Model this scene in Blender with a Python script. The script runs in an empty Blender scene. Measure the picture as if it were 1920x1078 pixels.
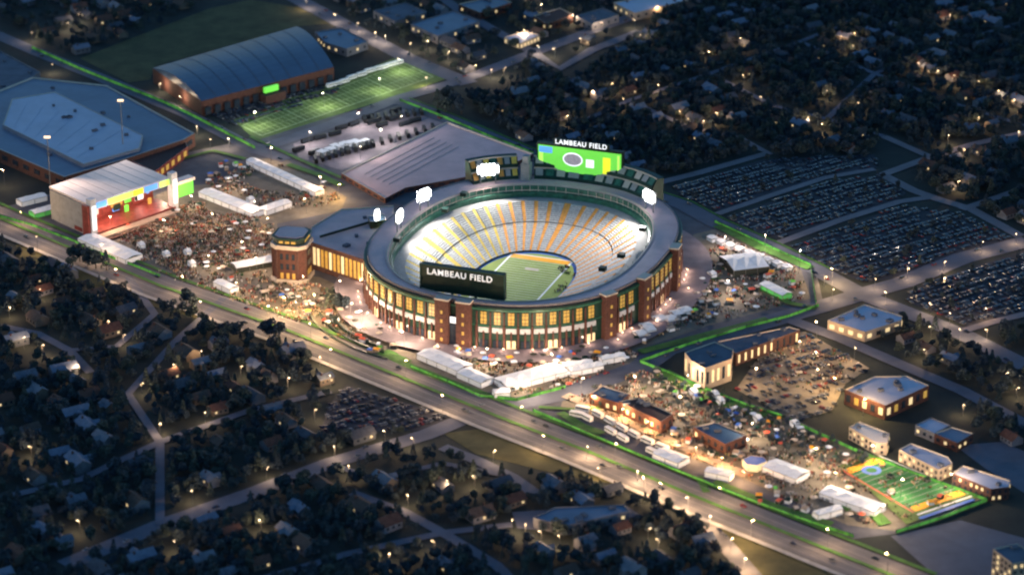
import bpy, math, random
import numpy as np
from mathutils import Matrix, Vector
R = random.Random(11)
PI = math.pi
sc = bpy.context.scene
COL = sc.collection

# ------------------------------------------------------------------ camera, world, sun, exposure
TH = math.radians(22.7); DIST = 2133.0; LENS = 100.0
CAMP = Vector((0, -DIST*math.cos(TH), DIST*math.sin(TH)))
cam = bpy.data.cameras.new('camera'); cam.lens = LENS; cam.sensor_width = 36
cam.clip_start = 5; cam.clip_end = 20000
camo = bpy.data.objects.new('camera', cam); COL.objects.link(camo)
camo.location = CAMP; camo.rotation_euler = (PI/2 - TH, 0, 0)
sc.camera = camo
cam.dof.use_dof = True; cam.dof.focus_distance = 2150.0; cam.dof.aperture_fstop = 0.0135

w = bpy.data.worlds.new("World"); sc.world = w; w.use_nodes = True
nt = w.node_tree; bg = nt.nodes['Background']
sky = nt.nodes.new('ShaderNodeTexSky'); sky.sky_type = 'NISHITA'; sky.sun_disc = False
SUN_EL, SUN_ROT = math.radians(4.0), math.radians(-50)
sky.sun_elevation = SUN_EL; sky.sun_rotation = SUN_ROT; sky.altitude = 200
sky.ozone_density = 3.8; sky.dust_density = 0.2; sky.air_density = 1.2
nt.links.new(sky.outputs[0], bg.inputs[0]); bg.inputs[1].default_value = 0.105
sun = bpy.data.lights.new('sun', 'SUN'); sun.energy = 0.03; sun.angle = math.radians(12); sun.color = (1, .82, .66)
so = bpy.data.objects.new('sun', sun); COL.objects.link(so)
so.rotation_euler = (PI/2 - math.radians(14), 0, math.radians(180) - SUN_ROT)
sc.view_settings.view_transform = 'Standard'; sc.view_settings.look = 'None'
EXPO = 2.0; KL = 2**-EXPO; sc.view_settings.exposure = EXPO; sc.view_settings.gamma = 1.0
sc.cycles.pixel_filter_type = 'BLACKMAN_HARRIS'; sc.cycles.filter_width = 2.2
sc.cycles.use_denoising = True; sc.cycles.max_bounces = 4; sc.cycles.diffuse_bounces = 2
sc.cycles.sample_clamp_indirect = 4.0

# ------------------------------------------------------------------ plan coordinates
F = 1920*LENS/36; cT, sT = math.cos(TH), math.sin(TH)
def G(px, py, z=0.0):
    """survey point of the plan at height z, read off the photograph"""
    a = (px-960)/F; b = (539-py)/F
    d = (a, cT + b*sT, -sT + b*cT)
    k = (z-CAMP.z)/d[2]
    return (CAMP.x + d[0]*k, CAMP.y + d[1]*k)
def P(x, y, z=0.0):
    dx, dy, dz = x-CAMP.x, y-CAMP.y, z-CAMP.z
    f = dy*cT - dz*sT; up = dy*sT + dz*cT
    return (960 + F*dx/f, 539 - F*up/f)
def GP(pts, z=0.0): return [G(a, b, z) for a, b in pts]
def inpoly(x, y, poly):
    c = False; n = len(poly); j = n-1
    for i in range(n):
        xi, yi = poly[i]; xj, yj = poly[j]
        if (yi > y) != (yj > y) and x < (xj-xi)*(y-yi)/(yj-yi)+xi: c = not c
        j = i
    return c
def segd(x, y, a, b):
    dx, dy = b[0]-a[0], b[1]-a[1]; L = dx*dx+dy*dy or 1e-9
    t = max(0, min(1, ((x-a[0])*dx+(y-a[1])*dy)/L))
    return math.hypot(x-a[0]-t*dx, y-a[1]-t*dy)

# ------------------------------------------------------------------ materials
MATS = {}
def mat(name, col, rough=.8, var=.25, scale=.15, emit=None, es=0., metal=0., col2=None, spec=.3):
    if name in MATS: return MATS[name]
    m = bpy.data.materials.new(name); m.use_nodes = True; MATS[name] = m
    n = m.node_tree.nodes; l = m.node_tree.links; b = n['Principled BSDF']
    b.inputs['Roughness'].default_value = rough; b.inputs['Metallic'].default_value = metal
    b.inputs['Specular IOR Level'].default_value = spec
    geo = n.new('ShaderNodeNewGeometry'); nz = n.new('ShaderNodeTexNoise')
    nz.inputs['Scale'].default_value = scale; nz.inputs['Detail'].default_value = 5
    nz.inputs['Roughness'].default_value = .65
    l.new(geo.outputs['Position'], nz.inputs['Vector'])
    cr = n.new('ShaderNodeValToRGB'); c2 = col2 or tuple(c*(1+var) for c in col)
    cr.color_ramp.elements[0].position = .32; cr.color_ramp.elements[1].position = .68
    c1 = tuple(c*(1-var) for c in col) if col2 is None else col
    cr.color_ramp.elements[0].color = (*c1, 1); cr.color_ramp.elements[1].color = (*c2, 1)
    l.new(nz.outputs['Fac'], cr.inputs[0]); l.new(cr.outputs[0], b.inputs['Base Color'])
    if emit:
        b.inputs['Emission Color'].default_value = (*emit, 1); b.inputs['Emission Strength'].default_value = es*KL
        m.cycles.emission_sampling = 'NONE'
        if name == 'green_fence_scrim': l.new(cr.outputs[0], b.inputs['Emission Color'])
    return m
A = dict(
 ground=mat('grass_soil', (.012,.016,.017), .95, .5, .03, col2=(.03,.036,.03)),
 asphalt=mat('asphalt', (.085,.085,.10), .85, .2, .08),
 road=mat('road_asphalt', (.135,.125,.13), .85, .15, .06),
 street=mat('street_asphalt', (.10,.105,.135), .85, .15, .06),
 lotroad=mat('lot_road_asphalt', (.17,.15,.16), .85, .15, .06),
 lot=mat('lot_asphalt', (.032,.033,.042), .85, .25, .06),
 plaza=mat('plaza_paving', (.16,.138,.106), .8, .28, .12),
 plaza2=mat('concourse_paving', (.2,.165,.18), .8, .2, .1),
 olive=mat('dry_grass', (.075,.068,.028), .95, .35, .05),
 grassl=mat('mown_grass', (.10,.15,.04), .9, .3, .08),
 grassg=mat('green_verge', (.06,.15,.03), .9, .35, .1),
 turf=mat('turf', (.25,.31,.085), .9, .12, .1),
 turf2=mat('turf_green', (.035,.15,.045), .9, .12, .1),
 white=mat('white_paint', (.75,.75,.75), .6, .05),
 orange=mat('orange_paint', (.85,.36,.03), .6, .05),
 redp=mat('red_paint', (.5,.09,.05), .6, .05),
 bluep=mat('blue_paint', (.06,.15,.5), .6, .05),
 brick=mat('brick', (.085,.036,.028), .85, .3, .5),
 brickd=mat('dark_brick', (.075,.036,.03), .85, .3, .5),
 green=mat('green_panel', (.008,.038,.028), .5, .3, .3),
 greend=mat('dark_green_panel', (.006,.02,.014), .5, .2, .3),
 suite=mat('green_suite_glass', (.03,.12,.075), .35, .5, .3),
 roofp=mat('purple_grey_membrane', (.62,.40,.38), .75, .12, .06),
 roofb=mat('blue_grey_metal', (.13,.165,.23), .55, .12, .05),
 roofd=mat('dark_blue_metal', (.045,.085,.15), .45, .15, .04),
 roofl=mat('pale_metal', (.40,.41,.5), .55, .1, .04),
 roofc=mat('cream_membrane', (.75,.64,.56), .7, .08, .08),
 roofg=mat('grey_gravel', (.10,.11,.14), .9, .2, .1),
 conc=mat('concrete', (.32,.30,.28), .8, .15, .2),
 cream=mat('cream_stone', (.5,.42,.34), .8, .12, .2),
 beige=mat('beige_wall', (.33,.26,.2), .85, .15, .2),
 greyw=mat('grey_wall', (.16,.16,.18), .85, .2, .2),
 seat=mat('seat_rows', (.46,.44,.42), .7, .35, .6),
 aisle=mat('orange_aisle', (.72,.30,.06), .7, .2, .4),
 aisley=mat('gold_aisle', (.66,.46,.08), .7, .2, .4),
 gold=mat('gold_lit_window', (.34,.21,.05), .4, .3, .6, (1.0,.60,.13), .36),
 goldd=mat('dim_gold_window', (.4,.24,.06), .4, .3, .6, (1.0,.55,.1), .3),
 glow=mat('warm_lit_window', (.5,.4,.25), .4, .2, .6, (1.0,.72,.35), .9),
 glass=mat('dark_glass', (.02,.03,.045), .15, .3, .3, spec=.6),
 banner=mat('white_banner', (.42,.42,.43), .7, .2, .5, (.8,.8,.85), .06),  # faint glow put into the panels as if backlit
 tent=mat('tent_fabric', (.58,.58,.6), .7, .12, .3, (.85,.92,1.0), .14),  # tent materials glow faintly, standing in for light inside the tents
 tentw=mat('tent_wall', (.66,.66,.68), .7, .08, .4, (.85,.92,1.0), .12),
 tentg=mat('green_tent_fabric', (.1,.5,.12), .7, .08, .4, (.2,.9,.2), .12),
 tentd=mat('black_tent_side', (.03,.035,.03), .7, .1),
 fence=mat('green_fence_scrim', (.08,.30,.045), .6, .75, .06, (.25,.95,.1), .38),  # green light on the scrim is put into its own patchy glow
 pole=mat('galvanised_pole', (.2,.2,.2), .5, .1, metal=.6),
 lampw=mat('warm_lamp', (.8,.7,.5), .4, .02, 1, (1,.66,.36), 2.),
 lampc=mat('white_lamp', (.9,.9,.9), .4, .02, 1, (.95,1,1), 9.),
 led=mat('led_green', (.1,.5,.05), .4, .06, .1, (.2,.82,.09), .75),
 ledblue=mat('led_blue', (.05,.2,.6), .4, .1, .3, (.12,.4,.9), .9),
 ledyellow=mat('led_yellow', (.8,.8,.05), .4, .05, .3, (.85,.9,.03), .9),
 ledlime=mat('led_lime', (.5,.9,.1), .4, .1, .3, (.55,1,.15), .9),
 ledwhite=mat('led_white', (.8,.8,.8), .4, .05, .3, (.95,.97,1), 1.0),
 ledsoft=mat('led_soft_white', (.7,.7,.7), .4, .05, .3, (.95,.97,1), .5),
 ledgrey=mat('led_grey', (.3,.3,.3), .4, .3, .6, (.26,.22,.28), .8),
 leddark=mat('led_dark', (.05,.05,.05), .4, .3, .6, (.12,.13,.13), .8),
 ledred=mat('led_red', (.16,.035,.03), .4, .4, .3, (.5,.06,.03), .05),
 trunk=mat('bark', (.06,.045,.03), .9, .3, .5),
)
LEAF = [mat('foliage_a', (.014,.024,.03), .9, .3, .3, col2=(.08,.105,.115)),
        mat('foliage_b', (.012,.022,.032), .9, .3, .3, col2=(.06,.085,.11)),
        mat('foliage_c', (.02,.033,.032), .9, .3, .3, col2=(.09,.11,.095))]
CARC = [mat('car_paint_%s' % n, c, .6, .05, 1, spec=.2) for n, c in
        (('black',(.01,.01,.012)),('navy',(.015,.02,.05)),('silver',(.11,.115,.125)),('white',(.2,.2,.21)),('red',(.2,.02,.02)),('grey',(.1,.1,.11)))]
CARN = ['black','navy','silver','white','dark red','grey']

# ------------------------------------------------------------------ mesh builder
class MB:
    def __init__(s): s.v = []; s.f = []; s.mi = []; s.m = []
    def add(s, vs, fs, m=0):
        o = len(s.v); s.v += [tuple(q) for q in vs]; s.f += [tuple(i+o for i in f) for f in fs]; s.mi += [m]*len(fs); return s
    def box(s, c, d, rz=0., m=0, bottom=True):
        hx, hy, hz = d[0]/2, d[1]/2, d[2]/2; cs, sn = math.cos(rz), math.sin(rz); vs = []
        for z in (-hz, hz):
            for x, y in ((-hx,-hy),(hx,-hy),(hx,hy),(-hx,hy)):
                vs.append((c[0]+x*cs-y*sn, c[1]+x*sn+y*cs, c[2]+z))
        fs = [(4,5,6,7),(0,1,5,4),(1,2,6,5),(2,3,7,6),(3,0,4,7)]
        if bottom: fs.append((3,2,1,0))
        return s.add(vs, fs, m)
    def prism(s, poly, z0, z1, m=0, cap=True):
        if sum(poly[i-1][0]*poly[i][1]-poly[i][0]*poly[i-1][1] for i in range(len(poly))) < 0: poly = poly[::-1]
        n = len(poly); vs = [(x,y,z0) for x,y in poly]+[(x,y,z1) for x,y in poly]
        fs = [(i,(i+1)%n,(i+1)%n+n,i+n) for i in range(n)]
        if cap: fs.append(tuple(range(n,2*n)))
        return s.add(vs, fs, m)
    def quad(s, a, b, c, d, m=0): return s.add((a,b,c,d), [(0,1,2,3)], m)
    def tube(s, a, b, r0, r1=None, n=8, m=0, cap=True):
        r1 = r0 if r1 is None else r1; a = Vector(a); b = Vector(b); d = (b-a).normalized()
        t = Vector((1,0,0)) if abs(d.x) < .9 else Vector((0,1,0)); p = d.cross(t).normalized(); q = d.cross(p); vs = []
        for c, r in ((a,r0),(b,r1)):
            for i in range(n):
                an = 2*PI*i/n; vs.append(c + (p*math.cos(an)+q*math.sin(an))*r)
        fs = [(i,(i+1)%n,(i+1)%n+n,i+n) for i in range(n)]
        if cap: fs += [tuple(range(n,2*n)), tuple(range(n-1,-1,-1))]
        return s.add(vs, fs, m)
    def ball(s, c, r, n=8, k=5, sz=1., m=0):
        vs = [(c[0],c[1],c[2]+r*sz)]
        for j in range(1,k):
            ph = PI*j/k
            for i in range(n): vs.append((c[0]+r*math.sin(ph)*math.cos(2*PI*i/n), c[1]+r*math.sin(ph)*math.sin(2*PI*i/n), c[2]+r*math.cos(ph)*sz))
        vs.append((c[0],c[1],c[2]-r*sz)); fs = [(0,1+i,1+(i+1)%n) for i in range(n)]
        for j in range(k-2):
            for i in range(n): a = 1+j*n; fs.append((a+i,a+n+i,a+n+(i+1)%n,a+(i+1)%n))
        a = 1+(k-2)*n; fs += [(len(vs)-1,a+(i+1)%n,a+i) for i in range(n)]
        return s.add(vs, fs, m)
    def mesh(s, name, mats):
        me = bpy.data.meshes.new(name); me.from_pydata(s.v, [], s.f)
        for x in (mats if isinstance(mats, (list,tuple)) else [mats]): me.materials.append(x)
        if any(s.mi): me.polygons.foreach_set('material_index', s.mi)
        me.update(); return me
    def obj(s, name, mats, parent=None, loc=None):
        o = bpy.data.objects.new(name, s.mesh(name, mats)); COL.objects.link(o)
        if parent: o.parent = parent
        if loc: o.location = loc
        return o
def tag(o, label=None, cat=None, group=None, kind=None):
    for k, v in (('label',label),('category',cat),('group',group),('kind',kind)):
        if v: o[k] = v
    return o
def thing(name, label, cat, loc=(0,0,0), rz=0, group=None):
    o = bpy.data.objects.new(name, None); COL.objects.link(o); o.location = loc; o.rotation_euler = (0,0,rz)
    o.empty_display_size = 2
    return tag(o, label, cat, group)
def kids(o): return [c for c in bpy.data.objects if c.parent is o]
CH = {}
def proto(o):           # remember the tree of a prototype once
    def rec(x): return (x, [rec(c) for c in x.children])
    CH[o.name] = rec(o); return o
def dup(tree, parent=None):
    o, cs = tree; c = o.copy(); COL.objects.link(c); c.parent = parent
    for k in cs: dup(k, c)
    return c
def place(pr, loc, rz=0, sc_=1., label=None, group=None, first=set()):
    if pr.name in first: o = dup(CH[pr.name])
    else: first.add(pr.name); o = pr
    o.location = loc; o.rotation_euler = (0,0,rz)
    o.scale = (sc_,)*3 if not isinstance(sc_, tuple) else sc_
    if label: o['label'] = label
    if group: o['group'] = group
    return o
def light(name, kind, loc, energy, color, parent=None, radius=.6, target=None, spot=None):
    l = bpy.data.lights.new(name, kind); l.energy = energy*KL; l.color = color
    if kind in ('POINT','SPOT'): l.shadow_soft_size = radius
    if spot: l.spot_size = math.radians(spot); l.spot_blend = .6
    o = bpy.data.objects.new(name, l); COL.objects.link(o); o.location = loc
    if target is not None: o.rotation_euler = (Vector(target)-Vector(loc)).to_track_quat('-Z','Y').to_euler()
    if parent: o.parent = parent
    return o

# ------------------------------------------------------------------ setting: ground sheets
LAYER = [0.0]
def sheet(name, px, m, z, world=False, label=None):
    poly = px if world else GP(px)
    b = MB()
    if sum(poly[i-1][0]*poly[i][1]-poly[i][0]*poly[i-1][1] for i in range(len(poly))) < 0: poly = poly[::-1]
    b.add([(x,y,z) for x,y in poly], [tuple(range(len(poly)))])
    o = b.obj(name, m); tag(o, label, None, None, 'structure'); return o
def strip(name, px, width, m, z, world=False):
    pts = px if world else GP(px); b = MB(); L = []; Rr = []
    for i, p in enumerate(pts):
        a = pts[max(0,i-1)]; c = pts[min(len(pts)-1,i+1)]; dx, dy = c[0]-a[0], c[1]-a[1]; n = math.hypot(dx,dy)
        nx, ny = -dy/n*width/2, dx/n*width/2
        L.append((p[0]+nx,p[1]+ny,z)); Rr.append((p[0]-nx,p[1]-ny,z))
    for i in range(len(pts)-1): b.quad(Rr[i],Rr[i+1],L[i+1],L[i])
    o = b.obj(name, m); tag(o, None, None, None, 'structure'); return o

g = MB(); g.add([(-9000,-4000,0),(9000,-4000,0),(9000,14000,0),(-9000,14000,0)],[(0,1,2,3)])
tag(g.obj('ground', A['ground']), None, None, None, 'structure')

ZL = [.05*i for i in range(1,20)]      # sheets 5 cm apart (seen from 2 km)
CAMPUS = [(-20,395),(60,375),(150,345),(330,290),(430,270),(560,235),(750,185),(830,215),(1000,285),(1180,345),(1290,380),(1340,412),(1530,505),(1545,575),(1440,605),(1250,660),(1210,690),(1480,780),(1620,850),(1850,940),(1680,1000),(1600,1010),(1300,895),(1100,815),(960,765),(780,700),(540,605),(300,515),(140,450),(0,400)]
sheet('campus_ground', CAMPUS, A['asphalt'], ZL[0])
PLAZAS = {
 'stage_plaza': [(150,430),(330,350),(400,345),(470,300),(530,295),(650,370),(640,395),(520,420),(520,510),(600,520),(690,560),(760,640),(900,655),(700,640),(560,600),(430,560),(300,510),(190,465)],
 'front_plaza': [(640,560),(700,560),(800,640),(980,660),(1180,640),(1200,655),(1190,680),(1060,735),(965,760),(900,735),(780,685),(700,650)],
 'west_plaza': [(1120,640),(1230,580),(1300,520),(1300,440),(1340,430),(1500,500),(1520,560),(1330,610),(1200,655)],
 'park_plaza': [(1060,740),(1200,690),(1470,790),(1590,840),(1840,935),(1680,995),(1590,985),(1400,900),(1200,820),(1050,765)],
}
for i,(k,v) in enumerate(PLAZAS.items()): sheet(k, v, A['plaza'], ZL[1]+.01*i)
sheet('car_park_ground', [(550,270),(760,205),(840,235),(640,320),(560,295)], A['plaza2'], ZL[2])

# parking lots (dark)
LOTS = {
 'north_lot': [(1262,352),(1430,300),(1640,290),(1645,315),(1548,332),(1350,396),(1290,378)],
 'middle_lot': [(1362,408),(1556,340),(1648,330),(1700,362),(1683,376),(1461,448),(1400,430)],
 'outer_lot': [(1482,462),(1690,386),(1800,400),(1908,450),(1800,482),(1690,520),(1620,530),(1530,495)],
 'ridge_lot': [(1705,545),(1800,508),(1925,468),(1930,590),(1812,612),(1700,565)],
 'avenue_lot': [(650,722),(850,782),(800,806),(600,812),(615,760)],
 'side_lot': [(1450,630),(1510,622),(1630,690),(1585,720),(1560,770),(1490,790),(1380,730)],
 'hall_lot': [(395,216),(640,150),(640,170),(560,200),(440,235)],
}
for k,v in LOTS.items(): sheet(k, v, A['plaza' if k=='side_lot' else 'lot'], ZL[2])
tagl = {}
# grass sheets
sheet('practice_field', [(438,226),(560,178),(640,150),(748,106),(845,146),(735,184),(600,226),(480,264)], A['grassl'], ZL[3])
sheet('dark_meadow', [(150,110),(390,18),(470,0),(560,15),(620,45),(560,50),(290,125),(282,150),(240,155)], A['olive'], ZL[2])
sheet('grass_triangle', [(830,812),(940,800),(1110,872),(1180,910),(1100,900),(1000,878),(890,850)], A['olive'], ZL[2])
sheet('ramp_meadow', [(1190,905),(1290,945),(1640,1090),(1420,1090),(1310,975)], A['olive'], ZL[2])
sheet('verge', [(30,455),(130,490),(300,560),(390,590),(380,600),(250,565),(100,510),(30,480)], A['olive'], ZL[2])
sheet('purple_court', [(1790,835),(1880,828),(1930,850),(1930,930),(1850,880)], A['street'], ZL[2])
sheet('east_yard', [(1670,1005),(1800,975),(1925,1010),(1925,1085),(1760,1085)], A['street'], ZL[2])
sheet('church_yard', [(960,960),(1170,945),(1200,965),(1080,1000),(970,990)], A['street'], ZL[2])

# roads : (name, points, width, material)
ROADS = [
 ('avenue', [(-60,385),(0,412),(150,475),(300,538),(540,622),(700,688),(930,782),(1100,848),(1300,932),(1600,1052),(1720,1100)], 34, 'road'),
 ('ramp_road', [(960,800),(1080,850),(1180,893),(1290,955),(1350,1010),(1420,1090)], 12, 'road'),
 ('cross_road', [(900,772),(1060,738),(1200,690),(1250,655),(1400,615),(1540,575),(1640,545),(1694,530),(1803,485),(1930,452)], 20, 'street'),
 ('cross_road', [(900,772),(860,790),(800,815),(620,868),(480,922),(300,985),(120,1060)], 15, 'street'),
 ('side_street', [(830,838),(900,866),(960,895),(1010,930)], 10, 'street'),
 ('boundary_road', [(-20,60),(60,95),(220,160),(350,215),(480,282),(540,300)], 16, 'street'),
 ('boundary_road', [(540,-10),(650,50),(760,108),(880,158)], 20, 'street'),
 ('field_road', [(480,282),(620,235),(750,185),(870,150),(1000,100),(1120,55),(1220,20)], 16, 'street'),
 ('stadium_road', [(750,190),(830,220),(1000,292),(1180,352),(1280,385),(1340,418),(1440,462),(1540,512),(1620,555),(1672,575),(1810,630),(1930,690)], 18, 'street'),
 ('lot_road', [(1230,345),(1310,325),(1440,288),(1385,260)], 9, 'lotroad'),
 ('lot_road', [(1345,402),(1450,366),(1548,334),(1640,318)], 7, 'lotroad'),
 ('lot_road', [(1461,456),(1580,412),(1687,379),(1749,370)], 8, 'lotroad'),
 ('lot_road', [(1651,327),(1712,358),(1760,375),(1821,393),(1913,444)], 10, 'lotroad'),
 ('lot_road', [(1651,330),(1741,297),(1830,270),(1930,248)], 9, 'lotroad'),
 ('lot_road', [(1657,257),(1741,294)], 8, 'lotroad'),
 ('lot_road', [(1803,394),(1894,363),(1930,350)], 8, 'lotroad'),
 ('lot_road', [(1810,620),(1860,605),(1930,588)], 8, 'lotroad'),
 ('office_road', [(1480,600),(1577,636),(1690,685),(1803,733),(1930,800)], 12, 'street'),
 ('town_road', [(1000,100),(1050,130),(1110,95),(1200,60)], 12, 'street'),
 ('town_road', [(1000,100),(930,60),(860,20),(820,-10)], 12, 'street'),
 ('house_street', [(0,612),(70,626),(130,658),(170,700)], 7, 'street'),
 ('house_street', [(240,520),(290,590),(220,650),(130,658)], 6, 'street'),
 ('house_street', [(420,560),(330,640),(240,740),(300,830),(300,985)], 6, 'street'),
 ('house_street', [(0,935),(150,900),(300,830),(470,770),(620,735)], 7, 'street'),
 ('house_street', [(660,925),(760,962),(830,1000),(930,1060),(960,1090)], 8, 'street'),
 ('house_street', [(620,870),(700,900),(830,870),(960,895)], 6, 'street'),
 ('house_street', [(960,985),(830,1000),(650,1040),(480,1090)], 7, 'street'),
 ('house_street', [(1090,230),(1180,190),(1330,140),(1500,80),(1600,40)], 6, 'street'),
 ('house_street', [(1180,190),(1290,240),(1385,260)], 6, 'street'),
 ('house_street', [(1330,140),(1450,200),(1550,225),(1657,257)], 6, 'street'),
 ('house_street', [(1500,80),(1640,140),(1800,200),(1930,240)], 6, 'street'),
 ('house_street', [(1550,225),(1640,140),(1760,90),(1930,40)], 6, 'street'),
]
EXCL = []
for i,(n_,p_,w_,m_) in enumerate(ROADS):
    strip(n_, p_, w_, A[m_], ZL[5]+.02*i + (.3 if n_ == 'avenue' else 0))
    q = GP(p_)
    for a,b in zip(q, q[1:]): EXCL.append((a,b,w_/2))
# avenue: green medians, lane lines, kerb verge
def offs(pts, d):
    q = GP(pts); out = []
    for i,p in enumerate(q):
        a = q[max(0,i-1)]; c = q[min(len(q)-1,i+1)]; dx,dy = c[0]-a[0],c[1]-a[1]; n = math.hypot(dx,dy)
        out.append((p[0]-dy/n*d, p[1]+dx/n*d))
    return out
AV = ROADS[0][1]
strip('median', offs(AV,0), 3.2, A['grassg'], 1.35, True)
for d in (-6.8, 6.8): strip('lane_marking', offs(AV,d), .35, A['conc'], 1.36, True)
strip('verge', offs(AV,19.5), 3.5, A['grassg'], 1.2, True)
strip('path', offs(AV,-20.5), 4, A['conc'], 1.2, True)
for d in (-13.5, 13.5): strip('lane_marking', offs(AV,d), .25, A['conc'], 1.36, True)
strip('median', offs(ROADS[8][1][:8], 10.5), 2.2, A['grassg'], .7, True)

# ------------------------------------------------------------------ stadium
CX, CY = G(984, 524)
a20 = math.radians(20); U = Vector((math.sin(a20), math.cos(a20))); V = Vector((math.cos(a20), -math.sin(a20)))
C2 = Vector((CX, CY))
def oval(av, au, t, off=0., n=2.35):
    c, s = math.cos(t), math.sin(t)
    p = C2 + V*(av*math.copysign(abs(c)**(2/n), c)) + U*(off + au*math.copysign(abs(s)**(2/n), s))
    return (p.x, p.y)
def uv(a, b): p = C2 + V*a + U*b; return (p.x, p.y)
stad = thing('football_stadium', 'large oval brick and green football stadium with lit seating bowl', 'stadium', (0,0,0))
def band(b, o1, z1, o2, z2, t0=0., t1=2*PI, n=144, m=0):
    """surface between two ovals (av,au,off)"""
    p1 = [oval(o1[0],o1[1],t0+(t1-t0)*i/n,o1[2]) for i in range(n+1)]
    p2 = [oval(o2[0],o2[1],t0+(t1-t0)*i/n,o2[2]) for i in range(n+1)]
    for i in range(n): b.quad((*p1[i],z1),(*p1[i+1],z1),(*p2[i+1],z2),(*p2[i],z2),m)
    return b
INN, MID, RIM = (39,64,-15), (63,89,-6), (80,106,-6)
RI, RO, FA = (89,114,-6), (110,132,0), (112,134,0)
# concourse ring and playing field
b = MB(); band(b, (36,60,-15), .0, (37,62,-15), .0)
ro = MB(); band(ro, (112.5,134.5,0), 2.6, (136,156,0), 2.6); tag(ro.obj('ring_road', A['plaza2']), None, None, None, 'structure')
fld = [oval(39,64,2*PI*i/96,-15) for i in range(96)]
sheet('stadium_apron', fld, A['bluep'], 2.7, True)
fld = [oval(37,61,2*PI*i/96,-15) for i in range(96)]
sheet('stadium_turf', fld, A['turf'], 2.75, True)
fl = MB()
def fline(u0,v0,u1,v1,w_=.5,z=2.8,off=-15):
    a = uv(v0,u0+off); c = uv(v1,u1+off); dx,dy = c[0]-a[0],c[1]-a[1]; n=math.hypot(dx,dy); nx,ny=-dy/n*w_/2,dx/n*w_/2
    fl.quad((a[0]-nx,a[1]-ny,z),(c[0]-nx,c[1]-ny,z),(c[0]+nx,c[1]+ny,z),(a[0]+nx,a[1]+ny,z))
for k in range(-10,11): fline(k*4.57,-24,k*4.57,24, .35)
for s in (-1,1): fline(-55,24.5*s,55,24.5*s,1.4); fline(55*s,-24.5,55*s,24.5,1.4)
tag(fl.obj('field_markings', A['white']), None, None, None, 'structure')
fl = MB(); fline(46,-24,54.5,-24,.1)
ez = MB(); q = [uv(-23.5,32),uv(23.5,32),uv(23.5,39.5),uv(-23.5,39.5)]
sheet('end_zone', q, A['orange'], 2.82, True)
q = [uv(-5,12),uv(6,12),uv(6,17),uv(-5,17)]; sheet('midfield_emblem', q, A['cream'], 2.84, True)

# seating: wedge sections with real steps, aisles between
NS = 48
def wedge(t0, t1, o1, z1, o2, z2, rows, seg=3):
    b = MB()
    for r in range(rows):
        f0, f1 = r/rows, (r+1)/rows
        A0 = tuple(o1[k]+(o2[k]-o1[k])*f0 for k in range(3)); A1 = tuple(o1[k]+(o2[k]-o1[k])*f1 for k in range(3))
        za = z1+(z2-z1)*f0; zb = z1+(z2-z1)*f1
        band(b, A0, za, A0, zb, t0, t1, seg); band(b, A0, zb, A1, zb, t0, t1, seg)
    return b
for i in range(NS):
    t0 = 2*PI*i/NS; t1 = 2*PI*(i+1)/NS; g_ = .15*(t1-t0)
    if math.sin(t0) < -.93: pass
    wedge(t0+g_, t1-g_, INN, 4, MID, 14, 13).obj('seating_section', A['seat'], stad)
    wedge(t0+g_, t1-g_, MID, 14.7, RIM, 25, 10).obj('seating_section', A['seat'], stad)
    b = MB(); band(b, INN, 4.4, MID, 14.4, t0-g_, t0+g_, 1); band(b, MID, 15.1, RIM, 25.4, t0-g_, t0+g_, 1)
    b.obj('aisle', A['aisley'] if (math.cos(t0) < -.62) else A['aisle'], stad)
b = MB(); band(b, INN, 2.6, INN, 4); b.obj('field_wall', A['green'], stad)
b = MB(); band(b, MID, 14, MID, 14.7); b.obj('walkway_wall', A['conc'], stad)
b = MB(); band(b, RIM, 25, RI, 25.2); b.obj('concourse', A['conc'], stad)
# suites: stepped green glass inner face, purple roof ring
b = MB(); band(b, RI, 25.2, RI, 29); band(b, RI, 29, (91,116,-6), 29.4); band(b, (91,116,-6), 29.4, (92,117,-6), 34)
b.obj('suite_glazing', A['suite'], stad)
b = MB()
for t in np.linspace(0, 2*PI, 90, endpoint=False):
    x, y = oval(90.8,115.8,t,-6); b.box((x,y,31.5),(.5,.5,5.5), 0)
band(b,(90.5,115.5,-6),30.2,(90.5,115.5,-6),30.8)
b.obj('suite_grille', A['cream'], stad)
b = MB(); band(b, (92,117,-6), 34, RO, 34.6); band(b, RO, 34.6, RO, 33.2); b.obj('roof', A['roofp'], stad)
b = MB(); band(b, (93,118,-6), 34.9, (93.8,118.8,-6), 34.9); band(b, (93,118,-6), 34, (93,118,-6), 34.9); b.obj('inner_kerb', A['cream'], stad)
b = MB(); band(b,(109.2,131.2,0),35.5,RO,35.5); band(b,RO,35.5,RO,33.4); band(b,(109.2,131.2,0),35.5,(109.2,131.2,0),34.3); b.obj('parapet', A['greyw'], stad)
# facade
b = MB(); band(b, FA, 33.3, FA, 0); band(b, FA, 33.3, RO, 33.4); b.obj('facade', A['green'], stad)
b = MB(); band(b, (112.6,134.6,0), 19.6, (112.6,134.6,0), 18.9); band(b,(112,134,0),19.6,(112.6,134.6,0),19.6)
band(b, (112.7,134.7,0), 32.2, (112.7,134.7,0), 31.2); band(b,(112,134,0),32.2,(112.7,134.7,0),32.2); b.obj('cornice', A['suite'], stad)
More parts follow.
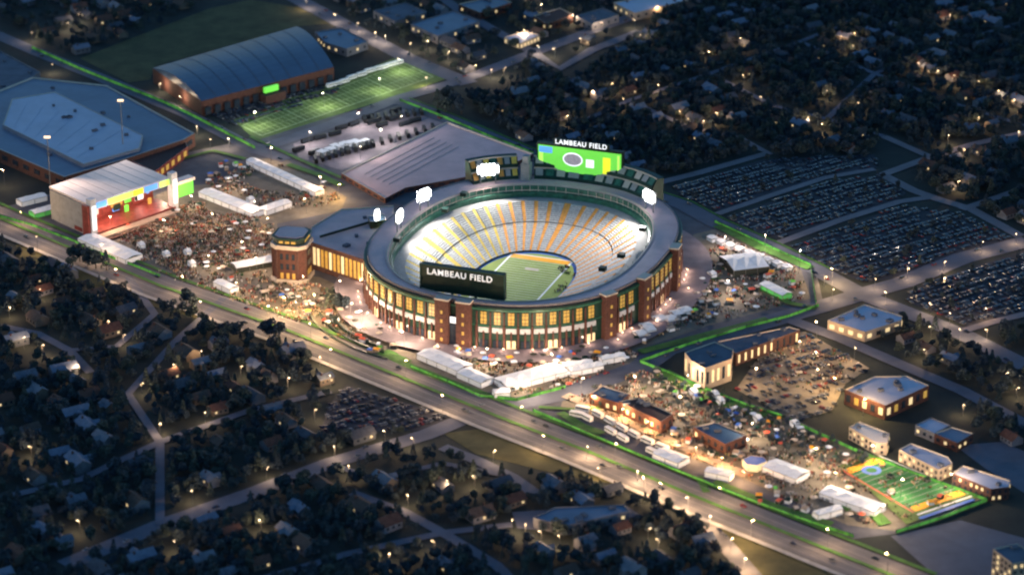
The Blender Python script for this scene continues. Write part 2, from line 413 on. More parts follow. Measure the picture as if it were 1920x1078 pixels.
# bay table by arc length along the oval
N = 2000; tt = [PI*.86 + (2*PI*.64)*i/N for i in range(N+1)]; pp = [oval(112,134,t) for t in tt]
cum = [0]
for i in range(N): cum.append(cum[-1]+math.hypot(pp[i+1][0]-pp[i][0], pp[i+1][1]-pp[i][1]))
def at(s):
    i = min(N-1, max(0, int(np.searchsorted(cum, s))-1)); f = (s-cum[i])/(cum[i+1]-cum[i]+1e-9)
    x = pp[i][0]+(pp[i+1][0]-pp[i][0])*f; y = pp[i][1]+(pp[i+1][1]-pp[i][1])*f
    dx, dy = pp[i+1][0]-pp[i][0], pp[i+1][1]-pp[i][1]; rz = math.atan2(dy,dx)
    nx, ny = math.sin(rz), -math.cos(rz)
    return x, y, rz, nx, ny
towers = []     # brick stair towers where the photograph shows them
for tx in (833, 872, 1138, 1204, 1262):
    best = min(range(int(N*.2), N), key=lambda i: abs(P(*pp[i],15)[0]-tx) + (1000 if P(*pp[i],0)[1] < 480 else 0)); towers.append(cum[best])
BW = 9.9; nb = int(cum[-1]/BW); spill = []
for i in range(nb):
    s = (i+.5)*BW; x,y,rz,nx,ny = at(s)
    near = min(abs(s-t) for t in towers)
    if near < 6.0: continue
    gate = towers[0] < s < towers[1]
    if gate: continue
    MB().box((x+nx*.35,y+ny*.35,25.4),(4.3,.8,9),rz).obj('window', A['gold'] if (i*7)%5 else A['goldd'], stad)
    wf = MB()
    for zz in (22.4,25.4,28.4): wf.box((x+nx*.45,y+ny*.45,zz),(4.3,.9,.4),rz)
    wf.box((x+nx*.45,y+ny*.45,25.4),(.35,.92,9),rz); wf.obj('window_frame', A['greend'], stad)
    MB().box((x+nx*.6,y+ny*.6,16.2),(7.6,.6,3.8),rz).obj('banner', A['banner'], stad)
    x2,y2,rz2,nx2,ny2 = at(i*BW)
    b = MB().box((x2+nx2*.8,y2+ny2*.8,10),(1.5,1.8,20),rz2).box((x2+nx2*.5,y2+ny2*.5,25),(.9,1.2,10),rz2)
    b.obj('brick_pier', A['brick'], stad)
    MB().box((x+nx*.7,y+ny*.7,9.5),(1.1,1.2,12),rz).obj('brick_pier', A['brick'], stad)
    if i % 2 == 0 or i % 3 == 0: spill.append((x2+nx2*5.5, y2+ny2*5.5))
    MB().box((x+nx*.35,y+ny*.35,5.2),(6.4,.7,6.6),rz).obj('entrance_bay', A['glass'] if i%3 else A['glow'], stad)
for s in towers:
    x,y,rz,nx,ny = at(s)
    tw = MB().box((x+nx*1.5,y+ny*1.5,18),(10.5,6.5,36),rz).obj('stair_tower', A['brick'], stad)
    MB().box((x+nx*1.5,y+ny*1.5,36.5),(11.3,7.3,1.2),rz).obj('tower_cap', A['cream'], tw)
    b = MB()
    for z in (6,13,20,27): b.box((x+nx*4.8,y+ny*4.8,z),(1.6,.4,2.4),rz)
    b.obj('slit_windows', A['gold'], tw); spill.append((x+nx*12,y+ny*12))
sg = (towers[0]+towers[1])/2; x,y,rz,nx,ny = at(sg)
gt = MB().box((x+nx*1.2,y+ny*1.2,12),(7.5,3,24),rz).obj('gate', A['glass'], stad)
MB().box((x+nx*2.9,y+ny*2.9,21.5),(4.4,.5,4.6),rz).obj('gate_sign', A['ledwhite'], gt)
# upper decks and scoreboards
def deck(t0, t1, levels, m1, stripes):
    b = MB(); o = (95,119,0); z = 25.4; dz = 8.3
    for k in range(levels):
        o1 = (o[0]+k*4.5, o[1]+k*4.5, 0); o2 = (o[0]+(k+1)*4.5, o[1]+(k+1)*4.5, 0)
        band(b, o1, z+k*dz, o1, z+k*dz+3.2, t0, t1, 10); band(b, o1, z+k*dz+3.2, o2, z+(k+1)*dz, t0, t1, 10)
    oe = (o[0]+levels*4.5+6, o[1]+levels*4.5+6, 0); zt = z+levels*dz
    band(b, o2, zt, oe, zt+.5, t0, t1, 10); band(b, oe, zt+.5, oe, 0, t0, t1, 10)
    for t in (t0, t1):
        q = [(*oval(o[0]+k*4.5,o[1]+k*4.5,t), z+k*dz) for k in range(levels+1)]
        b.add([(*oval(o[0],o[1],t),0)]+q+[(*oval(*oe[:2],t),zt),(*oval(*oe[:2],t),0)], [tuple(range(levels+4))])
    d = b.obj('upper_deck', m1, stad)
    n = stripes
    for j in range(n):
        ta = t0+(t1-t0)*(j+.14)/n; tb = t0+(t1-t0)*(j+.86)/n; c = MB()
        for k in range(levels):
            c = MB(); o1 = (o[0]+k*4.5+.3, o[1]+k*4.5+.3, 0); o2 = (o[0]+(k+1)*4.5-.5, o[1]+(k+1)*4.5-.5, 0)
            band(c, o1, z+k*dz+3.9, o2, z+(k+1)*dz+.1, ta, tb, 2)
            c.obj('seat_block', [A['aisley'], A['conc'], A['aisle'], A['suite']][(j) % 4] if n < 9 else [A['conc'], A['cream'], A['suite']][(j+k) % 3], d)
    for k in range(levels+1):
        c = MB(); o1 = (o[0]+k*4.5-.3, o[1]+k*4.5-.3, 0)
        band(c, o1, z+k*dz-.6, o1, z+k*dz+1.1, t0, t1, 10); c.obj('balcony_front', A['cream'], d)
tS = PI/2
deck(tS-math.radians(36), tS+math.radians(17), 3, A['green'], 12)
deck(tS+math.radians(24), tS+math.radians(46), 3, A['green'], 7)
px_, py_ = oval(100,124,tS+math.radians(20.5)); MB().box((px_,py_,24),(7,7,48),-a20).box((px_,py_,51),(5,5,6),-a20).obj('lift_shaft', A['conc'], stad)

def text_mesh(s, size, depth, m, parent, name='lettering'):
    cu = bpy.data.curves.new('t','FONT'); cu.body = s; cu.size = size; cu.extrude = depth; cu.align_x = 'CENTER'; cu.align_y = 'CENTER'; cu.offset = size*.006; cu.space_character = 1.12
    o = bpy.data.objects.new('t', cu); COL.objects.link(o)
    me = bpy.data.meshes.new_from_object(o.evaluated_get(bpy.context.evaluated_depsgraph_get())); bpy.data.objects.remove(o)
    me.materials.clear(); me.materials.append(m)
    r = bpy.data.objects.new(name, me); COL.objects.link(r); r.parent = parent; r.rotation_euler = (PI/2,0,0); return r
# south board (local x = V direction, local -y faces the camera)
x,y = uv(0,127); sb = thing('video_scoreboard', 'huge glowing green video scoreboard above the far end of the stadium', 'scoreboard', (x,y,0), -a20)
MB().box((0,2.2,47),(65,4,21)).obj('housing', A['greend'], sb)
MB().box((0,-.1,46.6),(62.6,.5,18.6)).obj('screen', A['led'], sb)
for nm,c,d,m in (('blue_graphic',(-25.5,-.45,52.8),(10,.2,4.6),'ledblue'),('lime_graphic',(-29,-.4,46),(3,.2,16),'ledlime'),('yellow_graphic',(20.5,-.45,45.8),(5.6,.2,12.4),'ledyellow'),('yellow_graphic',(29.3,-.45,46),(1.4,.2,17),'ledlime'),('white_graphic',(8,-.45,46),(6,.2,6),'ledwhite')):
    MB().box(c,d).obj(nm, A[m], sb)
b = MB(); n=20; b.add([(-5+7.6*math.cos(2*PI*i/n),-.42,47.6+5.2*math.sin(2*PI*i/n)) for i in range(n)],[tuple(range(n))]); b.obj('emblem_ring', A['ledwhite'], sb)
b = MB(); b.add([(-5+6.6*math.cos(2*PI*i/n),-.5,47.6+4.2*math.sin(2*PI*i/n)) for i in range(n)],[tuple(range(n))]); b.obj('emblem', A['ledgrey'], sb)
b = MB()
for xx in (-28,-14,0,14,28): b.box((xx,4,18.2),(1.6,1.6,36.4))
b.obj('support', A['greend'], sb)
sb.scale = (1.1,1,1.1); sb.location.z = -.5
t = text_mesh('LAMBEAU FIELD', 5.0, .3, A['ledwhite'], sb); t.location = (1,0,59.6)
MB().box((1,1.2,59.4),(42,1.2,4.6)).obj('sign_frame', A['greend'], sb)
# north board
x,y = uv(-5,-118); nbd = thing('stadium_name_board', 'dark green board with white lettering on the near rim of the stadium', 'board', (x,y,0), -a20)
nbd.location.z = -2.5
MB().box((0,2,46),(64,4,20)).obj('panel', A['greend'], nbd)
b = MB(); b.box((0,-.5,55.6),(64.6,.9,.8)); b.box((0,-.5,36.4),(64.6,.9,.8)); b.box((-32,-.5,46),(.8,.9,20)); b.box((32,-.5,46),(.8,.9,20)); b.obj('frame', A['green'], nbd)
t = text_mesh('LAMBEAU FIELD', 6.4, .3, A['ledsoft'], nbd); t.location = (-2,-.6,50.6)
b = MB()
for xx in (-26,-9,9,26): b.box((xx,3,35.3),(1.5,1.5,4))
b.obj('support', A['green'], nbd)

# floodlights
def flood(px, py, z, label, wd=13, energy=190000, tgt=None):
    x, y = G(px, py, z); dx, dy = (CX-15*U.x)-x, (CY-15*U.y)-y; rz = math.atan2(dy,dx)-PI/2+PI
    t = thing('floodlight', label, 'floodlight', (x,y,0), rz, 'floodlight banks round the stadium rim')
    [MB().tube((q_,0,33 if z > 32 else 22),(q_,0,z+3),.5,.4).obj('mast', A['pole'], t) for q_ in (-wd/3,wd/3)]
    MB().box((0,.5,z),(wd,.8,9.5)).obj('frame', A['pole'], t)
    b = MB()
    for i in range(6):
        for j in range(5):
            if (i in (0,5)) and (j in (0,4)): continue
            b.ball(((i-2.5)*wd/6,-.6,z+(j-2)*2.0),1.1,8,5)
    b.obj('lamp_array', A['lampc'], t)  # lamps oversized and cluster rounded off to stand in for their glare
    c = (CX-15*U.x, CY-15*U.y, 5) if tgt is None else tgt
    light('floodlight_beam','SPOT',(x+dx*.05,y+dy*.05,z+2),energy,(.99,.96,.93),None,2.0,c,125).matrix_world
    return t
def flood_fix():
    pass
flood(748,405,46,'floodlight bank nearest the purple wing roof')
flood(795,365,46,'floodlight bank on the roof over the green suites',13)
flood(915,318,46,'widest floodlight bank beside the striped upper deck',18,240000)
flood(1218,368,46,'tall floodlight bank on the rim below the dark lots',15,300000)
flood(706,404,30,'small dim floodlight above the dark rooftop box on the wing roof',5,600000,(*uv(0,120),45))  # beam strengthened and turned to brighten the far upper deck
# roof top units on ring and wing
b = MB()
for pxx,pyy in ((870,365),(835,395),(745,450),(1205,430),(1130,505),(1165,480)):
    x,y = G(pxx,pyy,35); MB().box((x,y,35.6),(5,5,3),-a20).obj('roof_plant', A['greend'], stad)
# stepped ramps on the near left side
for k,(rr,hh) in enumerate(((142,2.5),(148,2.0),(155,1.5))):
    b = MB(); t0, t1 = math.radians(222-k*3), math.radians(252+k*3); band(b,(rr,rr+22,0),0.2,(rr,rr+22,0),hh,t0,t1,20); band(b,(rr,rr+22,0),hh,(rr-1.6,rr+20.4,0),hh,t0,t1,20)
    tag(b.obj('terrace_wall', A['greend']), ['innermost','middle','outermost'][k]+' dark curved terrace wall below the near left of the stadium', 'wall', 'curved terrace walls by the stadium')

# ------------------------------------------------------------------ atrium wing and tower
def poly_building(name, label, roofpx, h, wallm, roofm, cat='building', wins=(0,0), winm='glass', parapet=1.0, units=0, group=None, winh=2.2, winw=2.2):
    poly = GP(roofpx, h)
    ar = sum(poly[i-1][0]*poly[i][1]-poly[i][0]*poly[i-1][1] for i in range(len(poly)))
    if ar < 0: poly = poly[::-1]
    cx = sum(p[0] for p in poly)/len(poly); cy = sum(p[1] for p in poly)/len(poly)
    pl = [(p[0]-cx,p[1]-cy) for p in poly]
    t = thing(name, label, cat, (cx,cy,0), 0, group)
    MB().prism(pl, 0, h, 0, False).obj('wall', A[wallm], t)
    sc1 = .985
    rb = MB().prism([(a*sc1,c*sc1) for a,c in pl], h-parapet-.4, h-parapet)
    r = rb.obj('roof', A[roofm], t)
    b = MB(); n = len(pl)
    for i in range(n):
        a, c = pl[i], pl[(i+1)%n]; k = .985
        b.quad((*a,h),(*c,h),(c[0]*k,c[1]*k,h),(a[0]*k,a[1]*k,h)); b.quad((a[0]*k,a[1]*k,h),(c[0]*k,c[1]*k,h),(c[0]*k,c[1]*k,h-parapet),(a[0]*k,a[1]*k,h-parapet))
    b.obj('parapet', A['cream'] if wallm != 'greyw' else A['greyw'], t)
    nw, nf = wins
    if nw:
        for i in range(n):
            a, c = pl[i], pl[(i+1)%n]; dx,dy = c[0]-a[0],c[1]-a[1]; L = math.hypot(dx,dy); nx,ny = dy/L,-dx/L
            if ny > -.12: continue
            cnt = max(1,int(L/nw)); rz = math.atan2(dy,dx)
            for k in range(cnt):
                for f in range(nf):
                    q = (k+.5)/cnt; zz = (f+.55)*(h-parapet)/nf
                    MB().box((a[0]+dx*q+nx*.15,a[1]+dy*q+ny*.15,zz),(winw,.4,winh),rz).obj('window', A[winm if not isinstance(winm,tuple) else R.choice(winm)], t)
    b = MB()
    if units:
        for k in range(units):
            for _ in range(30):
                ux, uy = R.uniform(min(p[0] for p in pl),max(p[0] for p in pl)), R.uniform(min(p[1] for p in pl),max(p[1] for p in pl))
                if inpoly(ux*1.25,uy*1.25,pl): break
            MB().box((ux,uy,h-parapet+.9),(R.uniform(2,5),R.uniform(2,4),1.8),R.uniform(0,1)).obj('rooftop_unit', A['roofg'], r)
    BLD.append([(p[0],p[1]) for p in poly])
    return t
BLD = []
wing = poly_building('atrium_wing','gold glazed atrium wing with purple grey roof between the brick tower and the bowl',[(578,452),(692,490),(740,425),(738,385),(640,392),(585,425)],22,'brickd','roofp',wins=(4.1,1),winm=('gold','goldd','gold','glow'),winh=14,winw=2.6,units=5)
b = MB(); p0 = G(600,440,24); p1 = G(720,405,24); dx,dy = p1[0]-p0[0],p1[1]-p0[1]
b.box(((p0[0]+p1[0])/2-wing.location.x,(p0[1]+p1[1])/2-wing.location.y,22.4),(math.hypot(dx,dy),1.2,1.6),math.atan2(dy,dx)); b.obj('roof_ridge', A['greend'], wing)
poly_building('rooftop_pavilion','small dark green box on the atrium wing roof beside the floodlight',[(690,405),(720,401),(724,412),(694,416)],27,'greend','roofb','pavilion',parapet=.5)
x,y = G(549,520); tw = thing('brick_tower','square red brick tower with cut corners, cream cornice and gold lit crown','tower',(x,y+1,0),-a20*.6); tw.scale = (1,1,.88)
def octo(r,z0,z1,m,name,par=None,ch=.62):
    c = r*ch; b = MB().prism([(r,-c),(r,c),(c,r),(-c,r),(-r,c),(-r,-c),(-c,-r),(c,-r)],z0,z1); return b.obj(name, A[m], par or tw)
sh = octo(12.6,0,31,'brick','shaft')
for sx,sy in ((0,-1),(1,0),(-1,0)):
    for z in (6.5,15,24):
        for k in (-1,0,1):
            ox,oy = (k*4.6,0) if sy else (0,k*4.6)
            MB().box((sx*12.7+ox,sy*12.7+oy,z),(.5,2.2,5.2) if sx else (2.2,.5,5.2)).obj('window', A['glass'] if z > 8 else A['goldd'], sh)
for sx in (-1,1):
    for q in (-7.8,7.8):
        if q < 0 or True: MB().box((q*1.0,-12.9,15.5) if sx > 0 else (q,12.9,15.5),(1.5,1.5,31)).obj('pilaster', A['brickd'], sh); MB().box((sx*12.9,q,15.5),(1.5,1.5,31)).obj('pilaster', A['brickd'], sh)
octo(14.2,31,34.5,'cream','cornice'); cr = octo(12.2,34.5,39.5,'greend','crown')
for sx,sy in ((0,-1),(1,0),(-1,0)):
    for k in (-1,0,1):
        ox,oy = (k*4.8,0) if sy else (0,k*4.8)
        MB().box((sx*12.3+ox,sy*12.3+oy,37),(.4,3.2,2) if sx else (3.2,.4,2)).obj('crown_window', A['gold'], cr)
octo(13.2,39.5,40.6,'green','crown_ledge'); octo(11,40.6,41.4,'roofp','tower_roof'); octo(14.5,0,3.4,'cream','plinth')

poly_building('parking_deck','low flat parking deck with purple grey top and brick side behind the stadium',[(640,325),(838,228),(1000,288),(940,318),(895,328),(760,352),(722,372)],4.5,'brick','roofp',wins=(9,1),winm='glass',winh=1.6,winw=5)
BLD.append(GP(CAMPUS)) if False else None

b = MB(); q0,q1,q2 = Vector(G(655,330,4.5)),Vector(G(830,238,4.5)),Vector(G(735,362,4.5))
for k in range(1,6):
    a_ = q0.lerp(q2,k/7); c_ = a_+(q1-q0)*.93; dd = c_-a_; b = MB(); b.box(((a_.x+c_.x)/2,(a_.y+c_.y)/2,3.7),(dd.length*.8,.35,.2),math.atan2(dd.y,dd.x)); tag(b.obj('deck_kerb', A['conc']),['first','second','third','fourth','fifth'][k-1]+' long low kerb on the purple parking deck, counted from its left side','kerb','kerbs on the parking deck')
# ------------------------------------------------------------------ big halls on the left
def hall(name,label,c4,h,rise,wallm,roofm,lng=0,wins=None,endm=None):
    """c4: eave corners FL FR BR BL; curved roof, ridge along FL-FR"""
    p = [Vector((*G(a,b_,h),h)) for a,b_ in c4]
    cx = sum(q.x for q in p)/4; cy = sum(q.y for q in p)/4; o = Vector((cx,cy,0)); p = [q-o for q in p]
    t = thing(name,label,'hall',(cx,cy,0))
    MB().prism([(q.x,q.y) for q in p],0,h-.05,0,False).obj('wall', A[wallm], t)
    b = MB(); n = 12; ra = []
    for i in range(n+1):
        f = i/n; z = rise*(1-(2*f-1)**2); ra.append((p[0].lerp(p[3],f)+Vector((0,0,z)), p[1].lerp(p[2],f)+Vector((0,0,z))))
    for i in range(n): b.quad(ra[i][0],ra[i][1],ra[i+1][1],ra[i+1][0])
    for e in (0,1): b.add([r[e] for r in ra],[tuple(range(n+1))])
    r = b.obj('roof', A[roofm], t)
    m = 9
    for k in range(1,m):
        b = MB()
        for i in range(n):
            q0 = ra[i][0].lerp(ra[i][1],k/m); q1 = ra[i+1][0].lerp(ra[i+1][1],k/m); d = (ra[0][1]-ra[0][0]).normalized()*.35; up = Vector((0,0,.25))
            b.quad(q0-d+up,q0+d+up,q1+d+up,q1-d+up)
        b.obj('roof_seam', A['roofg'], r)
    BLD.append([(q.x+cx,q.y+cy) for q in p]); return t
hutson = hall('practice_hall','long practice hall with curved blue roof and red brick front beside the green field',[(378,190),(626,126),(556,50),(286,128)],14,7,'brick','roofd')
# its front: dark entrance canopy with green sign
x0,y0 = G(380,192,14); x1,y1 = G(626,128,14); dx,dy = x1-x0,y1-y0; L = math.hypot(dx,dy); rz = math.atan2(dy,dx); nx,ny = dy/L,-dx/L
for k in range(14):
    q = (k+.5)/14; MB().box((x0+dx*q+nx*.4-hutson.location.x,y0+dy*q+ny*.4-hutson.location.y,5),(L/14*.6,.6,7),rz).obj('window', A['glass'], hutson)
q=.5; MB().box((x0+dx*q+nx*2.2-hutson.location.x,y0+dy*q+ny*2.2-hutson.location.y,11),(15,2.5,5),rz).obj('green_sign', A['led'], hutson)
ent = MB().box((x0+dx*q+nx*5-hutson.location.x,y0+dy*q+ny*5-hutson.location.y,4),(22,9,8),rz).obj('entrance', A['brickd'], hutson)
arena = poly_building('exhibition_hall','vast low exhibition hall with dark blue roof left of the boundary road',[(-40,185),(60,145),(200,160),(365,250),(345,262),(235,298),(120,332),(-60,255)],12,'brickd','roofb',wins=(14,1),winm='glass',units=14,winh=4,winw=8)
hallr = poly_building('roof_hall','raised pale blue roof block in the middle of the exhibition hall',[(22,186),(102,172),(268,254),(262,278),(157,308),(5,234)],14.5,'roofb','roofl','hall',units=9,parapet=.4)
for i in range(1,8):
    f = i/8; a_ = G(22+(266-22)*f,186+(254-186)*f-6,14.1); c_ = G(5+(157-5)*f,234+(308-234)*f,14.1); dx,dy = c_[0]-a_[0],c_[1]-a_[1]
    MB().box(((a_[0]+c_[0])/2-hallr.location.x,(a_[1]+c_[1])/2-hallr.location.y,14.15),(math.hypot(dx,dy)*.86,.5,.3),math.atan2(dy,dx)).obj('roof_seam', A['roofl'], hallr)
poly_building('low_office','dark blue roofed low building at the left frame edge',[(-40,130),(0,95),(75,135),(20,170),(-40,190)],9,'greyw','roofg','building',units=3)
poly_building('foyer_block','maroon and gold foyer block between the stage and the exhibition hall',[(236,296),(345,260),(352,275),(318,300),(290,322)],9,'ledred','brickd','building',wins=(9,1),winm='gold',winh=4.5,winw=5)

# ------------------------------------------------------------------ draft stage
x,y = G(240,420)
def sv(px,py,z=0): q = G(px,py,z); return Vector((q[0],q[1],z))
st = thing('event_stage','giant open stage with cream roof, red interior and glowing screens facing the crowd','stage',(0,0,0))
H = 27
fl_,fr_,br_,bl_ = sv(168,384,H), sv(372,318,H), sv(236,300,H), sv(92,350,H)
fr2 = sv(320,334,H)
def solid(pts, z0, z1): return MB().prism([(q.x,q.y) for q in pts], z0, z1)
b = solid([fl_,fr2,br_,bl_],H-1.5,H); b.add([(q.x,q.y,H-1.5) for q in (bl_,br_,fr2,fl_)],[(0,1,2,3)]); b.obj('roof', A['roofc'], st)
bm_ = MB()
for k in range(1,9):
    q0 = fl_.lerp(fr2,k/9); q1 = bl_.lerp(br_,k/9); dd = (q1-q0); bm_.box(((q0.x+q1.x)/2,(q0.y+q1.y)/2,H+.1),(dd.length,.5,.2),math.atan2(dd.y,dd.x))
bm_.obj('roof_truss', A['roofc'], st)
d = (fr2-fl_); L = d.length; rz = math.atan2(d.y,d.x); nrm = Vector((d.y,-d.x,0)).normalized()
def onfront(f, off, z, sx, sy, sz, name, m, par=None):
    q = fl_ + d*f + nrm*off; return MB().box((q.x,q.y,z),(sx,sy,sz),rz).obj(name, A[m], par or st)
fas = onfront(.5,.4,H-2.2,L,1.2,6,'fascia','ledgrey')
for f,wd,m in ((.12,.14,'ledblue'),(.36,.3,'ledlime'),(.58,.12,'ledyellow'),(.74,.16,'ledblue'),(.92,.14,'ledlime')): onfront(f,1.2,H-2.2,L*wd,.4,4.6,'fascia_screen',m,fas)
back = [fl_+nrm*-22, fr2+nrm*-22]
q = (back[0]+back[1])/2; MB().box((q.x,q.y,12.7),(L*.96,1.5,25.4),rz).obj('back_wall', A['ledred'], st)
for f,wd,m,z,hz in ((.2,.1,'gold',11,8),(.35,.12,'ledred',14,9),(.52,.14,'gold',12,7),(.66,.08,'led',12,7),(.8,.1,'ledwhite',12,9)): onfront(f,-21,z,L*wd,.5,hz,'stage_screen',m)
rs = random.Random(9)
for k in range(16): onfront(.08+.84*rs.random(),-16+rs.uniform(-3,3),4+rs.uniform(2,15),rs.uniform(2,7),1,rs.uniform(2,6),'set_piece',rs.choice(('ledred','leddark','gold','ledgrey','goldd','led','greend','leddark','ledblue')))
fs_ = onfront(.5,-8,2.6,L,26,3.2,'stage_floor','ledred')
onfront(.5,9,1.6,L*.94,8,2.2,'front_steps','beige',fs_); onfront(.5,15,.9,L*.9,5,1.4,'front_steps','brick',fs_)
for f in (.0,1.0):
    tq = onfront(f,2,16,5.5,5.5,33,'side_tower','banner'); onfront(f,5,17,3.6,.5,20,'tower_screen','ledwhite',tq)
onfront(-.045,0,14,3,7,27,'side_wall','ledred')
q = bl_.lerp(fl_,.5); e = fl_-bl_; MB().box((q.x,q.y,12.5),(e.length*.95,1.2,25),math.atan2(e.y,e.x)).obj('end_wall', A['conc'], st)
onfront(1.16,-3,13,22,3,11,'wing_screen','led'); onfront(1.16,-4,20,24,8,2.4,'wing_roof','roofc')
light('stage_light','POINT',fl_+d*.3+nrm*-4+Vector((0,0,-8)),24000,(1,.55,.4),None,2)
light('stage_light','POINT',fl_+d*.75+nrm*-4+Vector((0,0,-8)),24000,(1,.6,.45),None,2)
BLD.append([(q.x,q.y) for q in (fl_,fr_,br_,bl_)])
for i,(a_,c_,lb) in enumerate(((96,372,'tall added light mast behind the left end of the stage'),(232,300,'tall added light mast behind the right end of the stage roof'))):  # both masts are added to throw warm light on the stage roof
    x,y = G(a_,c_); m_ = thing('added_mast',lb,'light mast',(x,y,0)); MB().tube((0,0,0),(0,0,52),.5,.3).obj('pole',A['pole'],m_); MB().box((0,0,52.5),(5,1.2,1.6)).obj('lamp_head',A['lampw'],m_)
    light('roof_fill_light','SPOT',(x,y-2,51),300000,(1.,.74,.6),None,1.5,((fl_+fr2)/2+Vector((0,0,H))) if i else (fl_+bl_)/2+Vector((0,0,H)),95)

# ------------------------------------------------------------------ other buildings
bw = ('glass','glass','glow')
poly_building('parking_tower','beige block with tall lit piers on the corner right of the avenue crossing',[(1284,660),(1340,640),(1375,655),(1372,672),(1322,690),(1296,676)],17,'beige','roofg',wins=(5,1),winm=bw,winh=9,winw=2,units=3)
poly_building('colonnade_block','long dark building with warm lit columns beside the car park',[(1345,640),(1480,612),(1500,618),(1380,662)],10,'brickd','roofg',wins=(6,1),winm=('glow','glass'),winh=6,winw=1.6,units=4)
poly_building('shed_store','pale blue roofed store with warm shopfront beyond the crossing',[(1552,600),(1622,570),(1692,592),(1690,600),(1622,622)],8,'beige','roofl',wins=(8,1),winm=('glow','glass'),winh=3,winw=4,units=6)
poly_building('lit_store','blue roofed brick store with orange lit entrance among dark lots',[(1584,730),(1640,705),(1700,704),(1742,722),(1660,760)],11,'brick','roofl',wins=(7,1),winm=('gold','glow','glass'),winh=5,winw=3.4,units=6)
poly_building('terrace_block','short rowhouse block with cream upper floor, upper of three beside the play park',[(1592,800),(1612,790),(1668,812),(1664,830),(1644,830)],9,'beige','roofc',wins=(4,2),winm=bw,winh=2,winw=1.6,units=2)
poly_building('terrace_block','rowhouse block with bright cream top, middle of three beside the play park',[(1686,842),(1708,830),(1778,856),(1786,868),(1760,880)],9,'beige','roofl',wins=(4,2),winm=bw,winh=2,winw=1.6,units=2)
poly_building('terrace_block','rowhouse block with pale blue roof, lower of three beside the play park',[(1786,886),(1806,872),(1894,900),(1892,912),(1858,916)],9,'brickd','roofl',wins=(4,2),winm=bw,winh=2,winw=1.6,units=2)
poly_building('small_office','small pale roofed office left of its twin above the rowhouses',[(1716,796),(1745,782),(1782,796),(1752,812)],7,'greyw','roofl',wins=(5,1),winm=bw,winh=2)
poly_building('small_office','small pale roofed office right of its twin above the rowhouses',[(1752,812),(1785,800),(1825,812),(1795,830)],7,'brick','roofb',wins=(5,1),winm=bw,winh=2)
poly_building('corner_hotel','tall brown hotel with rows of small lit windows in the lower right corner',[(1862,1028),(1908,1018),(1935,1036),(1935,1050),(1898,1055)],24,'beige','roofg',wins=(4,6),winm=bw,winh=1.8,winw=1.6,units=2)
poly_building('brick_brewpub','red brick building with dark roof at the head of the event park',[(1105,738),(1130,722),(1180,738),(1160,755)],9,'brick','roofd',wins=(6,1),winm=bw,winh=3,units=3)
poly_building('brick_lodge','long reddish brown building with dark roof beside the warm lit promenade',[(1160,752),(1195,745),(1262,775),(1240,790)],10,'brick','brickd',wins=(6,1),winm=bw,winh=3,units=3)
poly_building('park_pavilion','dark blue roofed pavilion in the middle of the event park',[(1300,800),(1340,790),(1400,815),(1360,832)],8,'brick','roofd',wins=(6,1),winm=bw,winh=3,units=2)
poly_building('park_cafe','small round-cornered pavilion with blue roof near the white marquees',[(1392,860),(1408,853),(1432,856),(1438,864),(1420,872),(1400,870)],5,'glow','bluep',parapet=.4)
poly_building('school_building','long blue roofed building in the dark streets at the bottom',[(1000,970),(1040,950),(1170,945),(1180,957),(1060,985)],7,'greyw','roofb',wins=(8,1),winm=bw,winh=2,units=5)
poly_building('depot','flat blue grey depot behind the far left end of the practice hall',[(590,60),(640,52),(690,78),(650,92),(610,80)],8,'greyw','roofb',wins=(8,1),winm=bw,units=3)
poly_building('gas_station','small building with bright pale blue roof among far shops',[(945,70),(985,58),(1012,66),(975,82)],6,'beige','roofl',wins=(5,1),winm='glow',winh=3)
for i,(q,lb) in enumerate((([(700,20),(760,5),(800,22),(740,40)],'flat grey roofed warehouse farthest left beyond the field road'),([(770,45),(850,20),(900,40),(820,68)],'wide blue grey warehouse beyond the field road'),([(860,8),(930,-8),(960,5),(900,24)],'dark roofed shop cut by the top frame edge'),([(1150,5),(1250,-15),(1290,0),(1190,25)],'pale blue roofed store at the top edge right of centre'),([(1080,30),(1130,15),(1160,28),(1110,45)],'small shop with grey roof between the far town roads'),([(1000,30),(1050,15),(1075,28),(1025,45)],'low brown shop beside the far town road'))):
    poly_building('warehouse',lb,q,8,['greyw','greyw','brickd','beige','greyw','brickd'][i],['roofg','roofb','roofd','roofl','roofg','brickd'][i],wins=(9,1),winm=bw,units=3)

